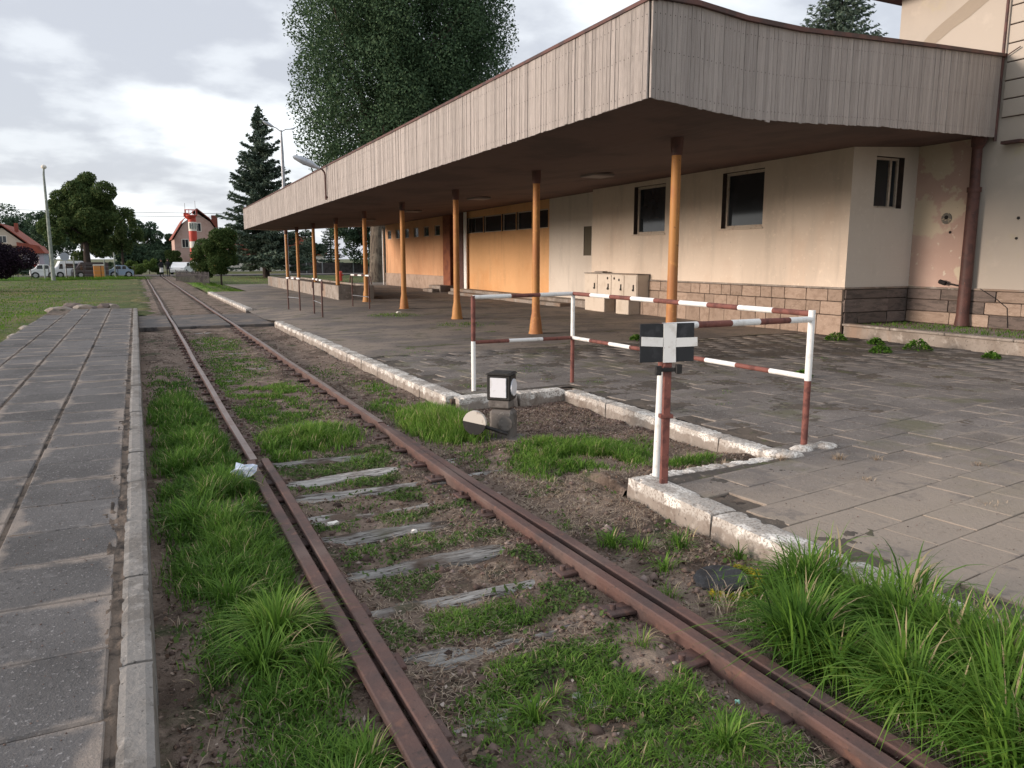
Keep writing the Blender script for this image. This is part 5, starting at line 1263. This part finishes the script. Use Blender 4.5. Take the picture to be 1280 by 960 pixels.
# small leafy weeds on the platform by the raised step
def leafy(x, y, s, seed, lab):
    t = thing('leafy_weed', lab, 'weed', (x, y, .1), 0, 'leafy weeds at the foot of the raised step')
    r = np.random.default_rng(seed); n = 260; a = r.random(n)*2*np.pi; q = s*np.sqrt(r.random(n)); h = s*.65*(1-(q/s)**2)*r.uniform(.5, 1.2, n)+.02
    p = np.stack([q*np.cos(a), q*np.sin(a), h], 1); sz = .030*(.6+.8*r.random(n))[:, None]
    u = np.stack([np.cos(a), np.sin(a), .5*r.standard_normal(n)], 1)+.3*r.standard_normal((n, 3)); v = np.cross(u, r.standard_normal((n, 3))); v /= np.linalg.norm(v, axis=1)[:, None]
    V = np.stack([p-u*sz, p-v*sz*.5, p+u*sz, p+v*sz*.5], 1).reshape(-1, 3); F = (np.array([[0, 1, 2, 3]])[None]+(np.arange(n)*4)[:, None, None]).reshape(-1, 4)
    link('leaves', npmesh('leaves', V, F, M['grass'], tint=np.repeat(np.clip(.4+.2*r.standard_normal(n), 0, 1), 4)), t)
    m_ = MB()
    for k in range(9): m_.tube([(0, 0, 0), tuple(p[k]*np.array([.5, .5, .9])), tuple(p[k])], [.005, .004, .002], 4)
    m_.build('stems', M['leaf_bright'], t)
for i, (x, y, s, lab) in enumerate([(13.1, 11.5, .34, 'leafy weed nearest the plinth corner'), (12.1, 9.6, .30, 'leafy weed standing away from the raised step on the paving'), (13.2, 10.6, .26, 'second leafy weed along the raised step'), (13.1, 9.6, .40, 'largest leafy weed along the raised step, left of the downpipe'),
        (13.1, 8.2, .22, 'small leafy weed below the downpipe'), (13.0, 6.9, .45, 'leafy weed at the right edge of the photograph'), (8.6, 8.1, .18, 'small weed behind the barrier near its right post'), (9.4, 13.4, .2, 'small weed on the paving behind the sign')]):
    leafy(x, y, s*.62, 200+i, lab)
V, F, T = blades(np.stack([r.uniform(14.2, 15.9, 2500), 4+8*r.random(2500), np.full(2500, .34)], 1), .05+.05*r.random(2500), .3+.5*r.random(2500), .012+0*r.random(2500), np.clip(.5+.15*r.standard_normal(2500), 0, 1), 2)
tag(link('grass', npmesh('grass', V, F, M['grass'], tint=T)), 'moss and thin grass on top of the raised step', 'grass', None, 'stuff')

# ------------------------------------------------------------------ far buildings
def put(mb, name, m, parent): return mb.build(name, m, parent)
def fwin(parent, x, y, z, w, h, face='y', m='house_white'):
    f = MB(); g_ = MB()
    if face == 'y':
        f.box(x-w/2, x+w/2, y-.05, y, z, z+h); g_.box(x-w/2+.09, x-.03, y-.07, y-.04, z+.09, z+h-.09); g_.box(x+.03, x+w/2-.09, y-.07, y-.04, z+.09, z+h-.09)
    else:
        f.box(x-.05, x, y-w/2, y+w/2, z, z+h); g_.box(x-.07, x-.04, y-w/2+.09, y-.03, z+.09, z+h-.09); g_.box(x-.07, x-.04, y+.03, y+w/2-.09, z+.09, z+h-.09)
    o = f.build('window', M[m], parent); g_.build('pane', M['glass'], o)
hr = thing('pink_house', 'tall pink rendered house with steep red roof behind the red and white tower', 'house', (0, 0, 0))
m_ = MB(); m_.box(5.2, 11.6, 121, 131, -.5, 4.6); m_.extr([(5.2, 4.6), (11.6, 4.6), (10.1, 7.0), (8.4, 8.2), (6.7, 7.0)], 'y', 121, 131); m_.build('wall', M['house_pink'], hr)
m_ = MB()
for (a, c) in (((4.9, 4.5), (6.65, 7.3)), ((6.65, 7.3), (8.4, 8.75)), ((8.4, 8.75), (10.15, 7.3)), ((10.15, 7.3), (11.9, 4.5))):
    m_.extr([a, c, (c[0], c[1]+.14), (a[0], a[1]+.14)], 'y', 120.6, 131.4)
m_.build('roof', M['roof_red'], hr)
m_ = MB(); m_.box(10.6, 11.4, 124, 124.8, 5.5, 8.1); m_.build('chimney', mat('brick_red', (.2, .07, .05), (), .9, coord='pos'), hr)
for x, z in ((8.0, 3.3), (9.6, 3.3), (6.6, 3.3), (8.0, .8), (9.6, .8), (8.4, 5.6)): fwin(hr, x, 121, z, .95, 1.25)
tw_ = thing('striped_tower', 'slim red and white banded tower with railed platform and antennas before the pink house', 'tower', (6.75, 106, 0))
m_ = MB()
for (z0, z1, mi) in ((-.3, 1.5, 1), (1.5, 3.1, 0), (3.1, 3.9, 1), (3.9, 5.2, 0), (5.2, 6.3, 1), (6.3, 6.9, 0)):
    m_.tube([(0, 0, z0), (0, 0, z1)], .48, 16, mi)
m_.build('shaft', [M['red'], M['house_white']], tw_)
m_ = MB(); m_.tube([(0, 0, 6.7), (-.1, 0, 6.95), (-.1, 0, 7.15)], [.45, .75, .75], 16); m_.box(-.95, -.35, -.35, .35, 6.95, 7.35); m_.build('platform', M['red'], tw_)
m_ = MB()
for k in range(10):
    a = 2*math.pi*k/10; m_.tube([(-.1+.72*math.cos(a), .72*math.sin(a), 7.1), (-.1+.72*math.cos(a), .72*math.sin(a), 7.8)], .025, 5)
m_.tube([(-.1+.72*math.cos(2*math.pi*k/16), .72*math.sin(2*math.pi*k/16), 7.8) for k in range(17)], .03, 5, caps=False); m_.build('railing', M['red'], tw_)
m_ = MB(); m_.tube([(-.75, 0, 7.1), (-.75, 0, 8.6)], .03, 5); m_.tube([(.45, 0, 6.8), (.45, 0, 8.9)], .03, 5); m_.build('antenna', M['steel_grey'], tw_)
for z in (5.45,):
    for x in (-.3, 0, .3): 
        m_ = MB(); m_.box(x-.09, x+.09, -.52, -.40, z, z+.7); m_.build('window', M['pale_green'], tw_)
hl = thing('red_roofed_house', 'house with red tiled roof and cream gable behind the purple bush', 'house', (0, 0, 0))
m_ = MB(); m_.box(-19, -11.6, 111, 122, -.5, 3.3); m_.extr([(-16.6, 3.3), (-11.6, 3.3), (-14.1, 5.4)], 'y', 110.6, 116); m_.build('wall', M['house_cream'], hl)
m_ = MB()
for a, c in (((-17.0, 3.1), (-14.1, 5.75)), ((-14.1, 5.75), (-11.0, 3.1))): m_.extr([a, c, (c[0], c[1]+.15), (a[0], a[1]+.15)], 'y', 110.2, 123)
m_.build('roof', M['roof_red'], hl)
m_ = MB(); m_.box(-13.2, -12.8, 114, 114.4, 5, 6.1); m_.build('chimney', M['roof_red'], hl)
fwin(hl, -14.1, 110.6, 3.6, .9, .9)
hg = thing('grey_annex', 'small grey building with red roof and red awning left of the lime tree', 'house', (0, 0, 0))
m_ = MB(); m_.box(-12.0, -9.8, 108, 114, -.4, 2.4); m_.build('wall', M['house_grey'], hg)
m_ = MB(); m_.extr([(-12.4, 2.4), (-9.6, 2.4), (-10.2, 3.3), (-12.4, 3.7)], 'y', 107.7, 114.3); m_.build('roof', M['roof_red'], hg)
m_ = MB(); m_.extr([(-12.6, .95), (-9.0, .75), (-9.0, .88), (-12.6, 1.35)], 'y', 106, 108); m_.build('awning', M['red'], hg)
fwin(hg, -10.6, 108, 1.2, .6, .8)
wb = thing('white_bungalow', 'long low white building behind the spruce trunk with dark fence', 'building', (0, 0, 0))
m_ = MB(); m_.box(12.0, 26.5, 121, 130, -.5, 2.3); m_.build('wall', M['house_white'], wb)
m_ = MB(); m_.extr([(11.6, 2.3), (27, 2.3), (24, 5.0), (15, 5.0)], 'y', 120.6, 131); m_.build('roof', M['roof_red'], wb)
for x in (13.4, 15.4, 17.6, 20, 22.6, 24.8): fwin(wb, x, 121, .7, .9, 1.1)
cf = thing('concrete_fence', 'dark grey panel fence beyond the lawn seen under the canopy', 'fence', (0, 0, 0))
for k in range(14):
    m_ = MB(); m_.box(17.5+k*2, 19.4+k*2, 100, 100.1, -.3, 1.25); m_.build('panel', M['fence_wood'], cf)
    m_ = MB(); m_.box(17.38+k*2, 17.52+k*2, 99.95, 100.15, -.3, 1.35); m_.build('post', M['steel_grey'], cf)
vf = thing('dark_board_fence', 'low dark board fence running toward the road right of the far track', 'fence', (0, 0, 0))
for k in range(30):
    y = 58+k*.42; m_ = MB(); x = 4.55-.055*k
    m_.box(x-.02, x+.02, y, y+.38, -.1, .82+random.uniform(-.05, .05)); m_.build('board', M['fence_wood'], vf)
m_ = MB(); m_.tube([(4.58, 58, .6), (4.55-.055*29, 58+29*.42, .6)], .03, 4); m_.build('rail', M['fence_wood'], vf)

# ------------------------------------------------------------------ vehicles
def vehicle(name, label, cat, x, y, rz, L_, W2, H_, prof, body, glassrects, wheels, group=None):
    t = thing(name, label, cat, (x, y, -.08), rz, group)
    m_ = MB(); m_.extr(prof, 'y', -W2/2, W2/2); m_.build('body', body, t)
    for (a, c, z0, z1, s_) in glassrects:
        g_ = MB(); 
        for sd in (-1, 1):
            g_ = MB(); g_.extr([(a+s_, z0), (c, z0), (c-s_*.4, z1), (a+s_*2, z1)], 'y', sd*(W2/2+.012), sd*(W2/2-.01))
            g_.build('window', M['glass'], t)
    for wx in wheels:
        for sd in (-1, 1):
            w_ = MB(); w_.tube([(wx, sd*(W2/2-.18), .32), (wx, sd*(W2/2+.02), .32)], .32, 16, smooth=False); wo = w_.build('wheel', M['tyre'], t)
            w_ = MB(); w_.tube([(wx, sd*(W2/2+.02), .32), (wx, sd*(W2/2+.035), .32)], .18, 12, smooth=False); w_.build('rim', M['hub'], wo)
    for sx in (prof[0][0],):
        w_ = MB(); w_.box(sx-.01, sx+.05, -W2/2+.1, -W2/2+.4, .6, .78); w_.build('headlight', M['lamp_shell'], t)
        w_ = MB(); w_.box(sx-.01, sx+.05, W2/2-.4, W2/2-.1, .6, .78); w_.build('headlight', M['lamp_shell'], t)
    return t
carp = [(-2.1, .3), (2.1, .3), (2.15, .7), (2.0, .9), (1.45, 1.0), (.85, 1.42), (-.6, 1.45), (-1.3, 1.02), (-2.05, .85), (-2.15, .6)]
vanp = [(-2.6, .35), (2.5, .35), (2.5, 2.0), (2.3, 2.1), (-1.4, 2.1), (-2.0, 1.35), (-2.55, 1.15), (-2.65, .7)]
vehicle('parked_car', 'white hatchback parked left of the pale lamp pole', 'car', -7.9, 85, R(8), 4.2, 1.6, 1.45, [(a*.5, c*.92) for a, c in carp], M['car_white'], [(-.56, -.04, .92, 1.24, .05), (0, .45, .92, 1.24, .05)], (-.65, .65))
vehicle('camper_van', 'white van parked right of the pale lamp pole', 'van', -5.9, 86, R(12), 5, 1.7, 1.7, [(a*.5, c*.78) for a, c in vanp], M['car_white'], [(-.93, -.52, .9, 1.36, .07), (-.4, .9, .95, 1.4, .04)], (-.8, .75))
vehicle('dark_van', 'dark maroon van parked beside the white van', 'van', -4.0, 85, R(10), 4.2, 1.7, 1.6, [(a*.6, c*.72) for a, c in vanp], M['car_dark'], [(-1.15, -.7, .8, 1.3, .08), (-.5, 1.2, .8, 1.3, .05)], (-.9, .9))
vehicle('parked_car', 'pale blue car parked right of the orange bin', 'car', -1.4, 86, R(5), 4.2, 1.7, 1.45, [(a*.52, c*.85) for a, c in carp], M['car_blue'], [(-.55, .0, .85, 1.15, .05), (.05, .45, .85, 1.15, .05)], (-.65, .65))
vehicle('parked_car', 'white car standing beyond the dark board fence', 'car', 4.9, 99, R(70), 4.2, 1.7, 1.45, carp, M['car_white'], [(-1.15, -.1, 1.0, 1.36, .1), (-.02, .9, 1.0, 1.36, .1)], (-1.3, 1.3))
ob = thing('orange_bin', 'orange box shaped container standing under the big round tree', 'container', (-3.05, 80, -.1))
m_ = MB(); m_.bbox(-.42, .42, -.3, .3, .1, 1.25, .03); m_.build('body', M['bin_orange'], ob)
m_ = MB(); m_.bbox(-.45, .45, -.33, .33, 1.25, 1.35, .02); m_.box(-.4, -.3, -.25, .25, 0, .1); m_.box(.3, .4, -.25, .25, 0, .1); m_.build('lid', M['house_white'], ob)
sd_ = thing('satellite_dish', 'round pale dish on a thin post beside the white van', 'dish', (-5.8, 82, 0))
m_ = MB(); m_.tube([(0, 0, -.1), (0, 0, 1.75)], .035, 6); m_.build('post', M['steel_grey'], sd_)
m_ = MB(); m_.tube([(0, 0, 1.95), (0, -.05, 1.95), (0, -.12, 1.95)], [.08, .28, .38], 16); m_.build('dish', M['house_grey'], sd_)
for k, (x, y, h) in enumerate(((-5.05, 81, 2.0), (-2.6, 80.6, 1.7), (-1.75, 80.6, 2.35), (-7.3, 80, 1.2), (-6.6, 80, 1.2))):
    m_ = MB(); m_.tube([(x, y, -.2), (x, y, h)], .06, 7)
    tag(m_.build('post', M['pale_green']), ['thin post behind the dark van', 'short post beside the orange bin', 'tall post left of the pale blue car', 'short post in front of the white hatchback', 'short post at the rear of the white hatchback'][k], 'post')

rf_ = thing('post_fence', 'low wire fence on thin posts in front of the parked vehicles', 'fence', (-15, 79, 0))
for k in range(12):
    m_ = MB(); m_.tube([(k*1.35, 0, -.2), (k*1.35, 0, 1.15)], .03, 6); m_.build('post', M['bark_dark'], rf_)
for z in (.35, .7, 1.05):
    m_ = MB(); m_.tube([(0, 0, z), (14.85, 0, z)], .008, 4); m_.build('wire', M['steel_grey'], rf_)

# ------------------------------------------------------------------ two people near the road
def person(x, y, rz, label, top, stride, s=1.0, long=False):
    t = thing('person', label, 'person', (x, y, -.06), rz)
    Vv = [(0, 0, .93), (0, 0, 1.15), (0, 0, 1.38), (0, -.01, 1.52), (0, -.02, 1.64), (0, -.01, 1.74),
          (-.10, 0, .88), (-.11, -.06+stride*.14, .50), (-.11, stride*.28, .09), (-.11, stride*.28-.13, .04),
          (.10, 0, .88), (.11, -.06-stride*.1, .50), (.11, -stride*.22+.05, .09), (.11, -stride*.22-.08, .04),
          (-.18, 0, 1.40), (-.23, .03, 1.13), (-.22, -.08, .88), (-.21, -.10, .79), (.18, 0, 1.40), (.23, .03, 1.13), (.23, -.10, .90), (.22, -.13, .81)]
    E_ = [(0, 1), (1, 2), (2, 3), (3, 4), (4, 5), (0, 6), (6, 7), (7, 8), (8, 9), (0, 10), (10, 11), (11, 12), (12, 13), (2, 14), (14, 15), (15, 16), (16, 17), (2, 18), (18, 19), (19, 20), (20, 21)]
    Rd = [.13, .12, .15, .055, .095, .07, .095, .065, .045, .035, .095, .065, .045, .035, .06, .045, .035, .03, .06, .045, .035, .03]
    me = bpy.data.meshes.new('body'); me.from_pydata([(a*s, b_*s, c*s) for a, b_, c in Vv], E_, []); 
    me.materials.append(top); me.materials.append(M['skin'])
    o = link('body', me, t); md = o.modifiers.new('skin', 'SKIN')
    for i, q in enumerate(me.skin_vertices[0].data): q.radius = (Rd[i]*s, Rd[i]*s*.85); q.use_root = (i == 0)
    sb_ = o.modifiers.new('sub', 'SUBSURF'); sb_.levels = 1; sb_.render_levels = 1
    h = MB(); h.tube([(0, .01*s, 1.58*s), (0, .02*s, 1.70*s), (0, 0, 1.79*s), (0, -.01*s, 1.81*s)], [.09*s, .105*s, .08*s, .02*s], 12); h.build('hair', M['hair'], t)
    f = MB(); f.tube([(0, -.105*s, 1.66*s), (0, -.125*s, 1.645*s), (0, -.10*s, 1.63*s)], [.01, .014, .01], 6); f.tube([(0, -.10*s, 1.665*s), (0, -.101*s, 1.58*s)], [.055, .045], 8); f.build('face', M['skin'], t)
    if long:
        l_ = MB(); l_.tube([(0, 0, .50*s), (0, 0, .95*s)], [.20*s, .15*s], 12); l_.build('trousers', M['cloth_white'], t)
    return t
person(2.30, 86, R(20), 'person in white trousers and dark top standing by the road, left of two', M['cloth_dark'], .4, .98, True)
person(2.95, 86.5, R(-10), 'person in dark clothes standing by the road, right of two', M['cloth_dark'], .8, 1.02)

# ------------------------------------------------------------------ small things
def rock(size, seed, M0=None):
    bm = bmesh.new(); bmesh.ops.create_icosphere(bm, subdivisions=2, radius=1); rr = random.Random(seed)
    for v in bm.verts: v.co = Vector((v.co.x*size[0], v.co.y*size[1], v.co.z*size[2]))*rr.uniform(.78, 1.12)
    r_ = [v.co.copy() for v in bm.verts], [[v.index for v in f.verts] for f in bm.faces]; bm.free(); return r_
cm = [M['concrete'], M['stone_dark'], M['kerb_grey']]
for k, (x, y, s_, mm, lab) in enumerate([(-2.5, 30.6, (.28, .22, .10), 0, 'pale flat rubble lump leftmost at the end of the left platform'), (-2.1, 31.2, (.30, .25, .16), 1, 'brown rubble lump behind the end of the left platform'), (-1.75, 30.8, (.25, .2, .13), 0, 'light rubble lump in the middle of the heap at the platform end'),
        (-1.35, 30.9, (.2, .2, .08), 1, 'low dark rubble piece at the platform end'), (-1.05, 30.7, (.22, .2, .16), 1, 'dark rounded rubble lump near the kerb end of the left platform'), (-.82, 30.6, (.14, .12, .14), 0, 'small pale rubble lump rightmost at the platform end')]):
    s_ = tuple(q*1.5 for q in s_); m_ = MB(); v_, f_ = rock(s_, k); m_.add([q+Vector((0, 0, .0)) for q in v_], f_); tag(m_.build('rubble_lump', cm[mm], loc=(x, y, .03)), lab, 'rubble', 'rubble at the end of the left platform')
for k, (x, y) in enumerate(((-2.58, 20.5), (-2.62, 23.0), (-2.66, 18.4))):
    m_ = MB(); v_, f_ = rock((.16, .3, .06), k+20); m_.add(v_, f_); tag(m_.build('rubble_lump', M['concrete'], loc=(x, y, .06)), ['broken slab lump on the grass edge of the left platform, middle one', 'broken slab lump farthest along the grass edge of the left platform', 'broken slab lump nearest along the grass edge of the left platform'][k], 'rubble')
# round rubber lid with yellow moss
m_ = MB(); n = 28
pts = [(.155*math.cos(2*math.pi*k/n)*(1+.05*math.sin(3*k)), .15*math.sin(2*math.pi*k/n)) for k in range(n)]
m_.extr(pts, 'z', -.03, .015); tag(m_.build('drain_lid', M['rubber'], loc=(2.93, 3.27, -.040), rot=(R(3), R(-5), 0)), 'round black lid lying in weeds by the whitewashed kerb', 'lid')
r2 = np.random.default_rng(77); n = 2600; a = r2.random(n)*2*np.pi
q = .17+.05*r2.random(n)**1.5; x = 2.95+q*np.cos(a); y = 3.25+q*np.sin(a); k = (np.sin(a-.5) < .1) ; x, y = x[k], y[k]; 
flk = flakes('yellow_moss', x, y, bed_h(x, y)+.02, .011, r2.random(len(x)), 'clover', 'yellow moss around the round black lid', 'moss', 12, 1.5, .5); flk.data.materials[0] = M['moss_yellow']
def crumple(name, m, loc, s_, seed, lab, cat):
    m_ = MB(); v_, f_ = rock(s_, seed); rr = random.Random(seed); v_ = [q*rr.uniform(.65, 1.15) for q in v_]; m_.add(v_, f_); tag(m_.build(name, m, loc=loc), lab, cat)
crumple('plastic_bag', M['plastic'], (.70, 6.66, .02), (.10, .08, .075), 3, 'crumpled bluish white plastic bag beside the left rail', 'litter')
crumple('crumpled_paper', M['paper'], (1.14, 5.31, -.075), (.045, .025, .02), 4, 'crumpled white paper beside the inner left rail', 'litter')
crumple('crumpled_paper', M['paper'], (1.62, 4.93, -.085), (.025, .02, .015), 6, 'tiny white paper scrap between the sleepers', 'litter')
crumple('bottle_cap', M['cyan'], (2.2, 2.32, -.085), (.012, .012, .012), 5, 'pale turquoise cap on the soil beside the right rail', 'litter')
crumple('crumpled_paper', M['paper'], (7.35, 23.4, .12), (.09, .06, .04), 8, 'white paper scrap on the platform between the third and fourth posts', 'litter')
bnn = thing('red_hydrant', 'small dark red hydrant on the lawn near the thick trunk', 'hydrant', (15.2, 64, -.05))
m_ = MB(); m_.tube([(0, 0, 0), (0, 0, .6), (0, 0, .75), (0, 0, .82)], [.14, .13, .17, .06], 12); m_.tube([(-.22, 0, .5), (.22, 0, .5)], .07, 8); m_.build('body', M['red'], bnn)

# ------------------------------------------------------------------ put every empty at its thing's base
def rebase(t, loc):
    d = Vector(loc)-t.location
    for ch in t.children:
        ch.location = ch.location-d
    t.location = loc
rebase(cn, (5.7, 8.0, 0)); rebase(tb, (16, 12.84, 0)); rebase(bf, (5.36, 5.0, .1)); rebase(pl, (7.5, 32, 0)); rebase(hr, (5.2, 121, -.5))
rebase(hl, (-14, 111, -.5)); rebase(hg, (-11, 108, -.4)); rebase(wb, (12, 121, -.5)); rebase(cf, (17.4, 100, -.3)); rebase(vf, (4.55, 58, -.1)); rebase(track, (1.59, 2, -.1))

r = np.random.default_rng(301); n = 2600
x = np.concatenate([.38+.2*r.standard_normal(n), r.uniform(2.6, 3.3, n//2), r.uniform(1.05, 2.15, n)]); y = np.concatenate([2+6*r.random(n), r.uniform(2.9, 8, n//2), r.uniform(1.6, 7, n)])
k = (fbm(x*4+60, y*4, 3) > .56) & (x > .0) & (x < 3.33) & (np.abs(x-.86) > .12) & (np.abs(x-2.37) > .14); x, y = x[k], y[k]
flakes('broadleaf_weeds', x, y, bed_h(x, y)+.02, .012, np.clip(.55+.2*r.standard_normal(len(x)), 0, 1), 'clover', 'broad leaved weeds mixed into the grass along the track', 'weeds', 302, 2.0, .6)
n = 900; x = r.uniform(.02, 3.3, n); y = 1.3+9*r.random(n)**1.4; k = (np.abs(x-.86) > .11) & (np.abs(x-2.37) > .13); x, y = x[k], y[k]
pebbles('ballast_stones', x, y, bed_h(x, y)+.004, .034, 'larger loose ballast stones scattered on the trackbed', 303)
